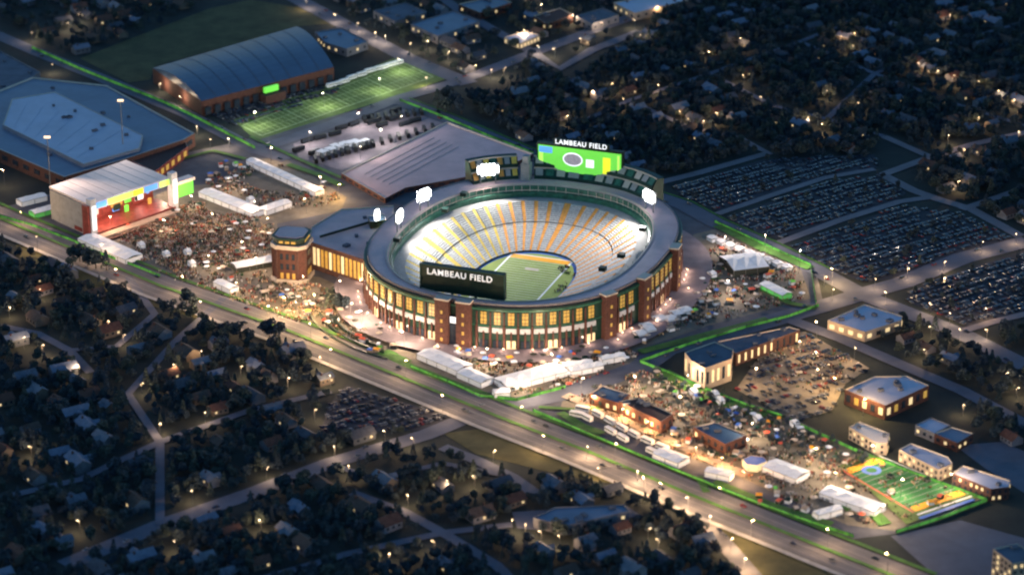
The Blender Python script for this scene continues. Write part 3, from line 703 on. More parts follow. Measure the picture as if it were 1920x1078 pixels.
# ------------------------------------------------------------------ tents
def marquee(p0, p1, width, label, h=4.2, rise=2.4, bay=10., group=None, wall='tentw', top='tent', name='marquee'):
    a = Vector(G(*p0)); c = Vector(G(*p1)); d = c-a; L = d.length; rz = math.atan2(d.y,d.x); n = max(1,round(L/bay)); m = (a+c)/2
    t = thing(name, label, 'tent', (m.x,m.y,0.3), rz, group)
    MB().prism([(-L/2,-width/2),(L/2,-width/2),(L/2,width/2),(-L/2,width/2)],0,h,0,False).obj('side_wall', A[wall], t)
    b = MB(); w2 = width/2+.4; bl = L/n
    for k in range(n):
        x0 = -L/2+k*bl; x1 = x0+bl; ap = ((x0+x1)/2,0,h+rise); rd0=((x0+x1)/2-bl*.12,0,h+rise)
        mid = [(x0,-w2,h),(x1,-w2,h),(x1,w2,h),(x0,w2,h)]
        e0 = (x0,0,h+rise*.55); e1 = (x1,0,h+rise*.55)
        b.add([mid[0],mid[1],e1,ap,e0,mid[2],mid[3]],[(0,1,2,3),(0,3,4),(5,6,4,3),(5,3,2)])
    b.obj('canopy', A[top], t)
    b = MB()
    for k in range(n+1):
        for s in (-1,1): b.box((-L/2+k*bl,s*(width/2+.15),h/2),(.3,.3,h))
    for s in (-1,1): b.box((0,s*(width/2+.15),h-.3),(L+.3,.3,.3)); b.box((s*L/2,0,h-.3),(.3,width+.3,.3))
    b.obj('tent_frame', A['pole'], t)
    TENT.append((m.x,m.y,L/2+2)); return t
TENT = []
big = [((162,452),(252,492),16,'long white marquee along the avenue below the stage'),
 ((384,366),(486,406),13,'long white marquee on the far side of the stage crowd'),
 ((492,402),(540,386),10,'white marquee in line with the brick tower at the corner of the stage crowd'),
 ((470,308),(600,368),9,'row of white peaked canopies along the upper edge of the plaza'),
 ((438,508),(512,494),12,'white marquee with dark green side just left of the brick tower'),
 ((408,536),(440,550),8,'small white marquee near the avenue below the tower'),
 ((796,668),(872,700),15,'widest white marquee between the avenue and the bowl, left of the pair'),
 ((868,704),(914,724),12,'grey white marquee continuing toward the avenue crossing'),
 ((938,728),(1052,698),17,'widest white marquee at the crossing in front of the bowl'),
 ((1056,694),(1110,688),7,'upper of two thin white marquees right of the crossing marquee'),
 ((1066,704),(1128,692),7,'lower of two thin white marquees right of the crossing marquee'),
 ((1126,682),(1170,674),6,'thin white marquee farthest right in front of the bowl'),
 ((925,745),(955,742),7,'short white marquee at the corner of the avenue'),
 ((1362,508),(1428,500),30,'large square white pavilion tent with dark front right of the bowl'),
 ((1432,540),(1476,562),9,'curving white and green marquee near the ridge crossing'),
 ((1442,878),(1505,902),15,'white marquee on the left of two in the event park'),
 ((1546,928),(1650,964),13,'longest white marquee of the event park beside the play field'),
 ((1528,974),(1575,961),6,'white marquee by the green verge at the bottom of the event park'),
 ((1325,890),(1372,900),8,'small white marquee beside the green lit gateway'),
 ((1234,855),(1282,874),12,'bright white marquee at the end of the trailer row'),
 ((36,386),(84,374),9,'small white marquee at the left end behind the stage'),
 ((60,408),(118,392),9,'white and green marquee left of the stage'),
 ((1285,356),(1286,357),1,'')]
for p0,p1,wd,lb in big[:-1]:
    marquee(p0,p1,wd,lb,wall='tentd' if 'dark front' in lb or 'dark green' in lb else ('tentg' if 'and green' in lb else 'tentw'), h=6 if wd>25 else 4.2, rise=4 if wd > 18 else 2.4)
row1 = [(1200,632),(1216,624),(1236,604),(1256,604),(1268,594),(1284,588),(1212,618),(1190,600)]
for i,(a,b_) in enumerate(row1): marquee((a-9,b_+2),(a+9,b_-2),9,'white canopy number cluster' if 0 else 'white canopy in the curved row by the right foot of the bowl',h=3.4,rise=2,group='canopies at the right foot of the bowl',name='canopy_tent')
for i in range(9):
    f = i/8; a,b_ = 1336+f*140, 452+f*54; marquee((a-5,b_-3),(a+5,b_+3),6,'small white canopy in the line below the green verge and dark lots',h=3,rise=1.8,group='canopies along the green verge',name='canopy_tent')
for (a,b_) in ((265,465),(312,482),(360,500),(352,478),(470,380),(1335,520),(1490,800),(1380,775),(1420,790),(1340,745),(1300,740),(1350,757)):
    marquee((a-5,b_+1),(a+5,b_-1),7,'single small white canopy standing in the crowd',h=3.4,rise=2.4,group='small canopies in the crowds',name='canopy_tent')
for i in range(14):
    f = i/13; a,b_ = 595+f*90+R.uniform(-3,3), 292-f*25+R.uniform(-5,4)
    marquee((a-6,b_+2),(a+6,b_-2),5,'white trailer like canopy in the lit car park below the practice field',h=3.2,rise=.8,group='canopies in the lit car park',name='canopy_tent')

# ------------------------------------------------------------------ perimeter fences (green lit scrim)
def fence(pts, label, h=2.0, m='fence'):
    q = GP(pts); t = thing('perimeter_fence', label, 'fence', (q[0][0],q[0][1],0)); o = q[0]; b = MB(); pb = MB()
    for a,c in zip(q,q[1:]):
        dx,dy = c[0]-a[0],c[1]-a[1]; L = math.hypot(dx,dy); rz = math.atan2(dy,dx)
        b.box(((a[0]+c[0])/2-o[0],(a[1]+c[1])/2-o[1],h/2+.3),(L,.3,h),rz)
        for k in range(int(L/9)+1): f = min(1,k*9/L); pb.box((a[0]+dx*f-o[0],a[1]+dy*f-o[1],h/2+.6),(.45,.45,h+.8),rz)
    
    for a,c in zip(q,q[1:]):
        dx,dy = c[0]-a[0],c[1]-a[1]; pb.box(((a[0]+c[0])/2-o[0],(a[1]+c[1])/2-o[1],h+.7),(math.hypot(dx,dy)+.4,.3,.3),math.atan2(dy,dx))
    b.obj('scrim', A[m], t); pb.obj('fence_frame', A['green'], t)
fence([(750,190),(830,221),(915,257),(1000,290)],'green lit fence running down from the practice field to the scoreboard')
fence([(60,92),(150,132),(220,160),(290,187),(350,214),(420,250),(478,280)],'green lit fence along the boundary road past the practice hall',2.4)
fence([(0,408),(60,425),(140,455),(165,470),(250,500),(300,520)],'green lit fence along the avenue below the stage')
fence([(770,690),(840,718),(900,745),(970,752),(1060,728)],'green lit fence bending round the avenue crossing')
fence([(1200,680),(1290,648),(1400,615),(1480,595),(1535,575)],'green lit fence along the cross road right of the bowl')
fence([(1200,680),(1250,700),(1330,735),(1400,762),(1465,782)],'green lit fence along the upper side of the event park')
fence([(1340,418),(1420,455),(1520,500),(1530,570)],'green lit fence between the white pavilion and the dark lots')
fence([(1000,772),(1100,815),(1200,857),(1300,898),(1400,938),(1500,975),(1600,1008)],'green lit fence between the avenue and the event park')
fence([(1680,1000),(1760,975),(1850,940)],'green lit fence at the far right tip of the event park')
fence([(1480,790),(1600,845),(1700,885),(1850,940)],'green lit fence between the play fields and the rowhouses')
for k,(pp_,w_) in enumerate((([(470,258),(560,300),(640,335)],4),([(540,310),(600,330),(640,350)],7),([(700,655),(770,690),(860,725),(930,748)],7),([(1010,765),(1090,770),(1200,760)],4),([(1050,775),(1090,800),(1130,815)],7),([(1200,662),(1330,628),(1440,600)],8),([(1240,700),(1330,745),(1460,790)],14),([(1310,895),(1325,925)],5),([(1330,522),(1345,528)],9),([(1430,545),(1480,570),(1530,580)],6),([(1345,425),(1430,468),(1520,505)],9),([(1580,955),(1620,945),(1660,985)],9),([(1340,905),(1450,950),(1560,985)],6),([(340,300),(400,285),(460,300)],5),([(720,660),(765,682)],8))):
    strip('green_verge', pp_, w_, A['grassg'], ZL[8]+.02*k+.5)  # strips also stand in for green light cast on the ground
# play fields
def psheet(name, px, m, z): sheet(name, px, A[m], z)
psheet('play_lawn',[(1575,875),(1620,852),(1700,885),(1830,935),(1700,985),(1640,930)],'grassl',.9)
L0,T0,R0,B0 = (1580,884),(1650,857),(1815,927),(1712,962)
psheet('play_field',[L0,T0,R0,B0],'turf2',.95)
def bl(f,g): return (L0[0]*(1-f)*(1-g)+T0[0]*(1-f)*g+B0[0]*f*(1-g)+R0[0]*f*g, L0[1]*(1-f)*(1-g)+T0[1]*(1-f)*g+B0[1]*f*(1-g)+R0[1]*f*g)
for f0,f1,m_ in ((0,.09,'orange'),(.91,1,'orange')): psheet('end_zone',[bl(f0,.04),bl(f0,.96),bl(f1,.96),bl(f1,.04)],m_,1.0)
for i in range(10): strip('field_line',[bl(.14+.08*i,.03),bl(.14+.08*i,.97)],.5,A['conc'],1.01)
strip('field_edge',[bl(-.01,0),bl(1.01,0)],1.4,A['redp'],1.02); strip('field_edge',[bl(-.01,1),bl(1.01,1)],.9,A['white'],1.02)
strip('field_edge',[(1724,974),(1826,938)],3,A['bluep'],1.02); strip('field_edge',[(1720,967),(1822,932)],1.5,A['white'],1.03)
cx_,cy_ = G(1634,884)
def disc(r,z,m,name): sheet(name,[(cx_+r*math.cos(2*PI*i/28),cy_+r*math.sin(2*PI*i/28)) for i in range(28)],A[m],z,True)
disc(6.5,1.1,'bluep','painted_circle'); disc(3.6,1.15,'turf2','painted_circle'); disc(3,1.2,'ledyellow','play_circle') if False else None
strip('promenade',[(1060,742),(1150,778),(1260,830),(1340,868),(1400,892)],9,A['beige'],.95)
# yard lines of the practice fields
b = MB(); P0 = [Vector(G(*p)) for p in ((455,232),(645,158),(735,122),(800,150),(700,190),(490,256))]
A0,B0,C0,D0 = [Vector(G(*p)) for p in ((452,236),(755,118),(815,146),(492,256))]
for i in range(37):
    f = i/36; p = A0.lerp(B0,f); q = D0.lerp(C0,f); d = (q-p); rz = math.atan2(d.y,d.x); m = (p+q)/2
    b.box((m.x,m.y,.28),(d.length*.92,.5 if i%9 else 1.2,.02),rz)
for f in (.04,.36,.64,.96):
    p = A0.lerp(D0,f); q = B0.lerp(C0,f); d = q-p; b.box(((p.x+q.x)/2,(p.y+q.y)/2,.31),(d.length,.6 if .1<f<.9 else 1.2,.02),math.atan2(d.y,d.x))
tag(b.obj('field_markings', mat('faded_line',(.34,.42,.2),.8,.5,.2)), None,None,None,'structure')

# small market booths in the event park and at the foot of the bowl
rb = random.Random(71); nb_ = 0
for pz,cnt,z in (([(1210,700),(1470,792),(1590,850),(1560,870),(1440,830),(1300,770)],26,'in the event park'),([(1090,745),(1400,885),(1440,880),(1130,742)],16,'along the orange lit promenade'),([(620,620),(760,655),(800,665),(700,665)],8,'beside the avenue below the terrace walls'),([(1440,905),(1540,965),(1520,980),(1400,935)],10,'at the bottom end of the event park'),([(1640,870),(1830,930),(1700,985)],8,'on the play lawn'),([(1200,650),(1330,590),(1300,580),(1190,640)],9,'between the bowl and the cross road fence'),([(400,310),(470,300),(440,340),(390,345)],8,'behind the white marquee of the stage crowd'),([(810,655),(1000,668),(1180,655),(1100,690),(960,690)],20,'between the bowl and the big front marquees'),([(1300,560),(1340,450),(1480,510),(1500,550),(1320,600)],16,'around the white pavilion right of the bowl'),([(420,520),(560,560),(700,630),(560,600)],14,'beside the avenue below the tower')):
    poly = pz
    xs=[p[0] for p in poly]; ys=[p[1] for p in poly]
    while cnt>0:
        a,b_ = rb.uniform(min(xs),max(xs)),rb.uniform(min(ys),max(ys))
        if not inpoly(a,b_,poly): continue
        q = G(a,b_); cnt -= 1
        if any(inpoly(q[0],q[1],bb) for bb in BLD) or any((q[0]-t[0])**2+(q[1]-t[1])**2 < (t[2]*.8)**2 for t in TENT): continue
        m = rb.choice(('tent','cream','greend','orange','bluep','fence','beige','redp')); cn = {'tent':'white','cream':'cream','greend':'dark','orange':'orange','bluep':'blue','fence':'bright green','beige':'tan','redp':'red'}[m]
        s_ = rb.uniform(3.2,6.5)
        marquee((a-s_,b_+rb.uniform(-2.2,2.2)),(a+s_,b_+rb.uniform(-2.2,2.2)),rb.uniform(3,4.5),cn+' booth '+z,h=2.7,rise=1.2,bay=4.5,group=cn+' booths '+z,wall=rb.choice(('tentw','beige','tentd')),top=m,name='booth')

# ------------------------------------------------------------------ buses and trailers
def bus_proto(name,label,m,L=12.,w_=2.7,h=3.3,cat='bus'):
    t = thing(name,label,cat)
    MB().box((0,0,h/2+.45),(L,w_,h)).box((0,0,h+.6),(L*.9,w_*.85,.3)).obj('body',A[m] if m in A else m,t)
    MB().box((0,0,h*.72+.3),(L*.94,w_+.06,h*.28)).obj('window_band',A['glass'],t)
    for xx in (-L*.33,L*.33):
        for s in (-1,1): MB().tube((xx,s*(w_/2-.2),.5),(xx,s*(w_/2+.05),.5),.5).obj('wheel',A['greend'],t)
    return proto(t)
bp = bus_proto('parked_bus','dark bus in the slanted row of the lit car park',CARC[0])
rd = [Vector(G(650,287)),Vector(G(812,243))]; an = math.atan2((rd[1]-rd[0]).y,(rd[1]-rd[0]).x)
for i in range(11):
    p = rd[0].lerp(rd[1],i/10); place(bp,(p.x,p.y,.3),an+PI/2-.5,1,None,'dark buses in the slanted row of the lit car park')
for a,b_ in ((576,268),(600,262),(628,255),(560,284),(590,290),(700,232),(716,238),(690,224),(740,226),(760,236),(778,230),(742,212),(664,236),(640,244)):
    p = G(a,b_); place(bp,(p[0],p[1],.3),an+R.uniform(-.1,.1),1,'dark bus parked singly in the lit car park below the practice field','single dark buses in the lit car park')
for (p_,q_,n_) in (((592,304),(690,276),9),((684,228),(790,214),9)):
    a_,c_ = Vector(G(*p_)),Vector(G(*q_))
    for i in range(n_):
        p = a_.lerp(c_,i/(n_-1)); place(bp,(p.x,p.y,.3),an+PI/2-.5,1,'dark bus in one of the two shorter rows of the lit car park','dark buses in the shorter rows')
tp = bus_proto('white_trailer','white event trailer in the long row between the avenue and the promenade','white',10.,3.,3.2,'trailer')
q = GP([(1075,768),(1110,775),(1200,825),(1285,862)])
k=0
for seg,(a,c) in enumerate(zip(q,q[1:])):
    a=Vector(a);c=Vector(c);L=(c-a).length;n=int(L/12)
    for i in range(n):
        for s in (0,9.5):
            if R.random()<.25: continue
            p=a.lerp(c,(i+.5)/n); nn=Vector((c.y-a.y,-(c.x-a.x))).normalized()*s
            place(tp,(p.x+nn.x,p.y+nn.y,.3),math.atan2((c-a).y,(c-a).x)+R.uniform(-.05,.05),1,None,'white trailers in the row beside the promenade')
for i in range(10):
    f=i/9; p=G(620+f*130+R.uniform(-4,4),158+f*-45+R.uniform(-3,3)+6); place(tp,(p[0],p[1],.3),an,1,'white trailer on the road edge above the practice field','white trailers above the practice field')

# ------------------------------------------------------------------ cars
def car_mb(b, L=4.6, w_=1.9, rz=0., c=(0,0,0), m=0, mg=1, wheels=False):
    cs,sn = math.cos(rz),math.sin(rz)
    def tr(vs): return [(c[0]+x*cs-y*sn,c[1]+x*sn+y*cs,c[2]+z) for x,y,z in vs]
    h=w_/2; l=L/2
    pr=[(-l,.35),(l,.35),(l,.75),(l*.55,.95),(-l*.9,1.0),(-l,.8)]
    vs=tr([(x,-h,z) for x,z in pr]+[(x,h,z) for x,z in pr]); n=6
    b.add(vs,[tuple(range(n)),tuple(range(2*n-1,n-1,-1))]+[(i,i+n,(i+1)%n+n,(i+1)%n) for i in range(n)],m)
def cab_mb(b, L=4.6, w_=1.9, rz=0., c=(0,0,0), m=0):
    cs,sn = math.cos(rz),math.sin(rz); h=w_/2*.92; l=L/2
    pr=[(-l*.8,.98),(l*.45,.94),(l*.15,1.48),(-l*.6,1.5)]
    vs=[(x,-h if z<1.2 else -h*.8,z) for x,z in pr]+[(x,h if z<1.2 else h*.8,z) for x,z in pr]
    vs=[(c[0]+x*cs-y*sn,c[1]+x*sn+y*cs,c[2]+z) for x,y,z in vs]
    b.add(vs,[(0,1,2,3),(7,6,5,4),(1,5,6,2),(2,6,7,3),(3,7,4,0)],m)
cps=[]
for i,mm in enumerate(CARC):
    t = thing('parked_car','parked %s car'%CARN[i],'car')
    b=MB(); car_mb(b); b.obj('body',mm,t); b=MB(); cab_mb(b); b.obj('cabin',A['glass'],t)
    b=MB(); b.box((-.5,0,1.49),(1.5,1.45,.08)); b.obj('roof',mm,t)
    cps.append(proto(t))
ZONE={'north_lot':'the dark lot nearest the floodlight on the right rim','middle_lot':'the dark lot between the two thin lot roads','outer_lot':'the large dark lot right of the green fence','ridge_lot':'the dark lot at the right frame edge','avenue_lot':'the dark lot below the avenue, beside the crossing','side_lot':'the warm lit lot beside the colonnade block','hall_lot':'the strip of lot in front of the practice hall'}
CARS=[]
# each lot filled with rows of cars
d1 = math.atan2(*(Vector(G(1540,512))-Vector(G(1340,418))).yx)
for k,pz in LOTS.items():
    poly=GP(pz); xs=[p[0] for p in poly]; ys=[p[1] for p in poly]; cx=(min(xs)+max(xs))/2; cy=(min(ys)+max(ys))/2
    ang={'hall_lot':an,'avenue_lot':d1+PI/2}.get(k, d1+PI/2)
    ex=max(max(xs)-min(xs),max(ys)-min(ys)); cs,sn=math.cos(ang),math.sin(ang)
    rr=-ex; row=0
    while rr<ex:
        ss=-ex
        while ss<ex:
            x=cx+ss*cs-rr*sn; y=cy+ss*sn+rr*cs
            x+=R.uniform(-.8,.8); y+=R.uniform(-.8,.8)
            if inpoly(x,y,poly) and R.random()<(.42 if k=='side_lot' else .78) and all(segd(x,y,a,b_)>w_+3 for a,b_,w_ in EXCL if abs(a[0]-x)<400):
                CARS.append((x,y,ang+PI/2+R.uniform(-.12,.12),k,R.choices(range(6),(6,4,2.2,1.6,1,4))[0]))
            ss+=2.75
        rr+= 5.3 if row%2==0 else 8.6; row+=1
# scattered street cars
for n_,p_,w_,m_ in ROADS[:9]:
    q=GP(p_)
    for a,c in zip(q,q[1:]):
        L=math.hypot(c[0]-a[0],c[1]-a[1])
        for _ in range(int(L/34)):
            f=R.random(); s=R.choice((-.28,.28))*w_; dx,dy=(c[0]-a[0])/L,(c[1]-a[1])/L
            x,y=a[0]+(c[0]-a[0])*f-dy*s,a[1]+(c[1]-a[1])*f+dx*s
            CARS.append((x,y,math.atan2(dy,dx),'road_'+n_,R.randrange(6)))
CARS.sort(key=lambda c:c[1])
GZ=1.4
for x,y,rz,k,ci in CARS[:300]:
    zn=ZONE.get(k) or {'avenue':'the wide avenue below the stadium','ramp_road':'the curving ramp road at the bottom','cross_road':'the road crossing the avenue'}.get(k[5:],'the road behind the stadium')
    place(cps[ci],(x,y,GZ if 'road' in k else .2),rz,1,'%s car %s %s'%(CARN[ci],'parked in' if k in ZONE else 'on',zn),'cars %s %s'%('parked in' if k in ZONE else 'on',zn))
b=MB()
for x,y,rz,k,ci in CARS[300:]:
    car_mb(b,c=(x,y,.7 if 'road' in k else .2),rz=rz,m=ci); cab_mb(b,c=(x,y,.7 if 'road' in k else .2),rz=rz,m=6)
o=b.obj('parked_cars',CARC+[A['glass']]); tag(o,'hundreds of dark and pale cars filling the lots right of the stadium','cars','parked cars beyond the nearest ones','stuff')
print('CARS',len(CARS))

# ------------------------------------------------------------------ crowds
def crowd(name,label,polys,dens,seed,z0=.35):
    rr=random.Random(seed); b=MB(); cnt=0
    for pz in polys:
        poly=GP(pz); xs=[p[0] for p in poly]; ys=[p[1] for p in poly]
        ar=abs(sum(poly[i-1][0]*poly[i][1]-poly[i][0]*poly[i-1][1] for i in range(len(poly))))/2; n=int(ar*dens)
        while n>0:
            gx,gy=rr.uniform(min(xs),max(xs)),rr.uniform(min(ys),max(ys)); g=rr.choice((2,3,5,8,12)); n-=g
            if not inpoly(gx,gy,poly): n+=int(g*.0); continue
            cc=rr.choices(range(5),(6,2,2,2,1))[0]
            for _ in range(g):
                x=gx+rr.gauss(0,1.3); y=gy+rr.gauss(0,1.3)
                if any((x-t[0])**2+(y-t[1])**2<(t[2]*.6)**2 for t in TENT): continue
                c=cc if rr.random()<.6 else rr.randrange(5); h=rr.uniform(1.6,1.9); z=z0; r=.34; cnt+=1
                vs=[]; lv=((z,.2),(z+h*.5,.26),(z+h*.8,.36),(z+h*.87,.14),(z+h*.9,.17),(z+h,.1))
                for zz,q in lv: vs+=[(x-q,y-q*.7,zz),(x+q,y-q*.7,zz),(x+q,y+q*.7,zz),(x-q,y+q*.7,zz)]
                fs=[]
                for j in range(5):
                    for i in range(4): fs.append((j*4+i,j*4+(i+1)%4,j*4+4+(i+1)%4,j*4+4+i))
                b.add(vs,fs[:12],c); o_=len(b.f)
                b.f+= [tuple(i+len(b.v)-24 for i in f) for f in fs[12:]+[(20,21,22,23)]]; b.mi+=[5]*9
    o=b.obj(name,PM); tag(o,label,'crowd',None,'stuff'); print(name,cnt); return o
PM=[mat('clothes_black',(.012,.012,.016)),mat('clothes_green',(.02,.09,.035)),mat('clothes_white',(.55,.53,.5)),mat('clothes_tan',(.5,.36,.22)),mat('clothes_red',(.3,.04,.03)),mat('skin_tone',(.3,.18,.12))]
crowd('stage_crowd','dense crowd filling the plaza in front of the open stage',[[(190,440),(370,378),(480,410),(512,425),(515,505),(440,500),(340,515),(260,485)],[(200,430),(330,390),(400,380),(490,430),(450,480),(330,500)]],.6,1)
crowd('upper_plaza_crowd','crowd between the peaked canopies and the tower',[[(380,345),(470,310),(560,310),(640,370),(600,390),(510,395),(420,375)]],.34,2)
crowd('front_crowd','crowd strolling below the tower towards the near foot of the bowl',[[(300,510),(500,510),(620,540),(760,640),(690,650),(560,605),(430,560)]],.62,3)
crowd('crossing_crowd','crowd between the bowl and the big white marquees',[[(800,650),(980,665),(1180,650),(1190,672),(1060,730),(960,740),(880,700)]],.8,4)
crowd('west_crowd','crowd on the plaza right of the bowl around the white pavilion',[[(1200,640),(1310,540),(1340,440),(1490,500),(1510,560),(1330,605)]],.6,5)
crowd('park_crowd','crowd through the event park and its promenade',[[(1060,745),(1210,695),(1470,790),(1590,850),(1600,900),(1650,990),(1500,950),(1380,890),(1200,820)]],.55,6)
crowd('play_crowd','scattered crowd on the play fields beside the rowhouses',[[(1580,870),(1620,855),(1830,935),(1690,985),(1630,940)]],.16,7)
crowd('sideline_crowd','people standing along the right edge of the stadium field',[[(1050,505),(1085,512),(1082,535),(1060,560),(1045,556),(1055,530)]],.3,9,2.85)
crowd('lot_crowd','crowd of people across the warm lit lot beside the colonnade block',[[(1440,640),(1510,625),(1620,690),(1560,740),(1440,720)]],.2,8)

# ------------------------------------------------------------------ parasols in the crowd
ups=[]
for nm,m in (('white',A['tent']),('cream',A['cream']),('dark green',A['green']),('black',A['tentd']),('red',A['redp'])):
    t=thing('parasol',nm+' parasol','parasol'); MB().tube((0,0,0),(0,0,2.6),.07,.07,5).obj('pole',A['pole'],t)
    b=MB(); n=8; vs=[(0,0,3.3)]+[(2.1*math.cos(2*PI*i/n),2.1*math.sin(2*PI*i/n),2.4) for i in range(n)]; b.add(vs,[(0,1+i,1+(i+1)%n) for i in range(n)]+[tuple(range(n,0,-1))]); b.obj('canopy',m,t); ups.append((proto(t),nm))
rr=random.Random(44)
for pz,n_,z in (([(200,440),(370,378),(480,410),(512,425),(515,505),(340,515)],70,'in the stage crowd'),([(800,650),(980,665),(1180,650),(1190,672),(1060,730),(960,740)],45,'in the crowd below the bowl'),([(1200,640),(1310,540),(1340,440),(1490,500),(1510,560),(1330,605)],40,'in the crowd right of the bowl'),([(1060,745),(1210,695),(1470,790),(1590,850),(1600,900),(1650,990),(1500,950),(1380,890)],80,'in the event park'),([(380,345),(470,310),(560,310),(640,370),(600,390),(510,395)],30,'on the plaza above the tower'),([(480,540),(640,560),(740,640),(560,600)],30,'on the plaza below the tower')):
    poly=GP(pz); xs=[p[0] for p in poly]; ys=[p[1] for p in poly]
    while n_>0:
        x,y=rr.uniform(min(xs),max(xs)),rr.uniform(min(ys),max(ys))
        if not inpoly(x,y,poly) or any(inpoly(x,y,bb) for bb in BLD) or any((x-t[0])**2+(y-t[1])**2<(t[2]*.7)**2 for t in TENT): continue
        n_-=1; pr,nm=rr.choices(ups,(3,3,3,5,1))[0]; place(pr,(x,y,.3),rr.uniform(0,1),rr.uniform(.9,1.3),nm+' parasol open '+z,nm+' parasols '+z)
# ------------------------------------------------------------------ lamps
WARM=(1.,.64,.34); WARM2=(1.,.72,.46)
def lamp_proto(name,label,h,r):
    t=thing(name,label,'lamp'); MB().tube((0,0,0),(0,0,h),.16,.1,6).tube((0,0,h-.3),(1.2,0,h),.08,.06,5).obj('pole',A['pole'],t)
    MB().ball((1.4,0,h-.1),r,8,5,.6).obj('lamp_head',A['lampw'],t); return proto(t)
lp=lamp_proto('street_lamp','street lamp',9.,.6); mp=lamp_proto('plaza_lamp','plaza lamp',13.,.55)
LL={}
def lampdata(key,e,c):
    if key not in LL:
        l=bpy.data.lights.new(key,'POINT'); l.energy=e*KL; l.color=c; l.shadow_soft_size=.7; LL[key]=l
    return LL[key]
LAMPP=[]
def lamp(px,py,pr,h,key,e,c,label,group,world=False,zb=.3):
    x,y=(px,py) if world else G(px,py); o=place(pr,(x,y,zb),R.uniform(0,6),1,label,group)
    l=bpy.data.objects.new('lamp_light',lampdata(key,e,c)); COL.objects.link(l); l.parent=o; l.location=(0,0,h+.9) if pr is mp else (1.4,0,h-1.1)
    LAMPP.append((x,y))
town=[(77,565),(18,597),(45,655),(80,668),(205,622),(232,650),(150,705),(375,680),(330,705),(266,742),(452,708),(385,798),(300,815),(60,860),(628,858),(722,832),(500,900),(362,945),(520,600),(600,690),(620,725),(540,730),(590,790),(765,950),(842,925),(655,895),(775,845),(890,915),(925,868),(960,1000),(985,1005),(1015,1020),(1050,1030),(1215,1015),(1235,1035),(730,1060),(815,1038),(490,1000),(330,1040),(150,1000),(1125,900),
 (1146,175),(1236,178),(1112,190),(1168,205),(1063,235),(1230,30),(1330,115),(1390,90),(1395,160),(1428,200),(1277,228),(1318,245),(1345,230),(1550,190),(1574,85),(1604,80),(1515,240),(1540,252),(1612,212),(1780,45),(1722,135),(1757,150),(1786,160),(1835,172),(1870,190),(1900,205),(1832,240),(1777,272),(1805,298),(1795,360),(1910,265),(1600,105),
 (1745,635),(1800,640),(1850,640),(1735,678),(1805,780),(1885,720),(1905,750),(1850,600),(1840,475),(1905,460),(1770,510),(1700,525),(1545,540),(1560,565),(1640,545),(1745,590),(1780,610),(1660,570)]
for a,b_ in town:
    reg='in the dark streets below the avenue' if b_>520 and a<1300 else ('among the trees beyond the lots, upper right' if b_<420 else 'on the roads right of the event park')
    lamp(a,b_,lp,9,'lamp_town',8000,WARM,'warm street lamp '+reg,'street lamps '+reg)
far=[(575,20),(630,45),(670,62),(705,78),(725,85),(770,100),(800,95),(840,115),(890,140),(920,150),(945,145),(985,75),(1010,105),(1040,110),(1090,90),(1130,60),(1190,55),(1200,85),(1075,45),(1015,25),(800,165),(150,45),(100,140),(130,60),(60,80),(300,175),(340,200),(370,255),(395,282),(430,278)]
for a,b_ in far:
    lamp(a,b_,lp,9,'lamp_far',9000,WARM2,'warm street lamp on the far roads around the practice hall and shops','street lamps on the far roads')
# avenue lamps
q=GP(AV)
for a,c in zip(q,q[1:]):
    a=Vector(a);c=Vector(c);L=(c-a).length; n=max(1,round(L/48))
    for i in range(n):
        p=a.lerp(c,(i+.5)/n); nn=Vector((-(c-a).y,(c-a).x)).normalized()*(-21 if i%2 else 2)
        if P(p.x,p.y)[0]<-40: continue
        lamp(p.x+nn.x,p.y+nn.y,mp,13,'lamp_avenue',23000,WARM,'tall warm lamp beside the wide avenue','lamps along the avenue',True)
for a,b_ in ((1195,905),(1240,930),(1290,955),(1330,990),(1370,1035),(1100,862),(1395,1070)): lamp(a,b_,lp,9,'lamp_ramp',20000,WARM,'warm street lamp on the curving ramp road','lamps on the ramp road')
# campus lamps: plazas in a jittered grid
def fill(polypx,step,key,e,c,label,group,seed):
    rr=random.Random(seed); poly=GP(polypx); xs=[p[0] for p in poly]; ys=[p[1] for p in poly]; y=min(ys)+step/3; r=0
    while y<max(ys):
        x=min(xs)+(step/2 if r%2 else step/5)
        while x<max(xs):
            xx,yy=x+rr.uniform(-.2,.2)*step,y+rr.uniform(-.2,.2)*step
            v_=Vector((xx,yy))-C2; inside=(abs(v_.dot(V))/128)**2.3+(abs(v_.dot(U))/150)**2.3<1
            if inpoly(xx,yy,poly) and not any((xx-t[0])**2+(yy-t[1])**2<(t[2]*.55+3)**2 for t in TENT) and not inside and not any(inpoly(xx,yy,bb) for bb in BLD): lamp(xx,yy,mp,13,key,e,c,label,group,True)
            x+=step
        y+=step; r+=1
W3=(1.,.70,.46)
fill(PLAZAS['stage_plaza'],42,'lamp_stage',22000,W3,'tall lamp standing in the crowd of the stage plaza','lamps of the stage plaza',1)
fill(PLAZAS['front_plaza'],42,'lamp_front',52000,(1.,.72,.48),'tall lamp on the plaza in front of the bowl','lamps of the front plaza',2)
fill(PLAZAS['west_plaza'],44,'lamp_west',32000,(1.,.78,.62),'tall lamp on the plaza right of the bowl','lamps of the plaza right of the bowl',3)
fill(PLAZAS['park_plaza'],38,'lamp_park',40000,(1.,.72,.46),'tall lamp in the event park','lamps of the event park',4)
fill([(550,270),(760,205),(840,235),(640,320)],45,'lamp_carpark',26000,(1,.92,.85),'tall white lamp of the lit car park','lamps of the lit car park',5)
fill([(445,232),(745,112),(835,146),(490,256)],52,'lamp_practice',24000,(.95,1,.75),'tall lamp over the green practice field','lamps of the practice field',6)
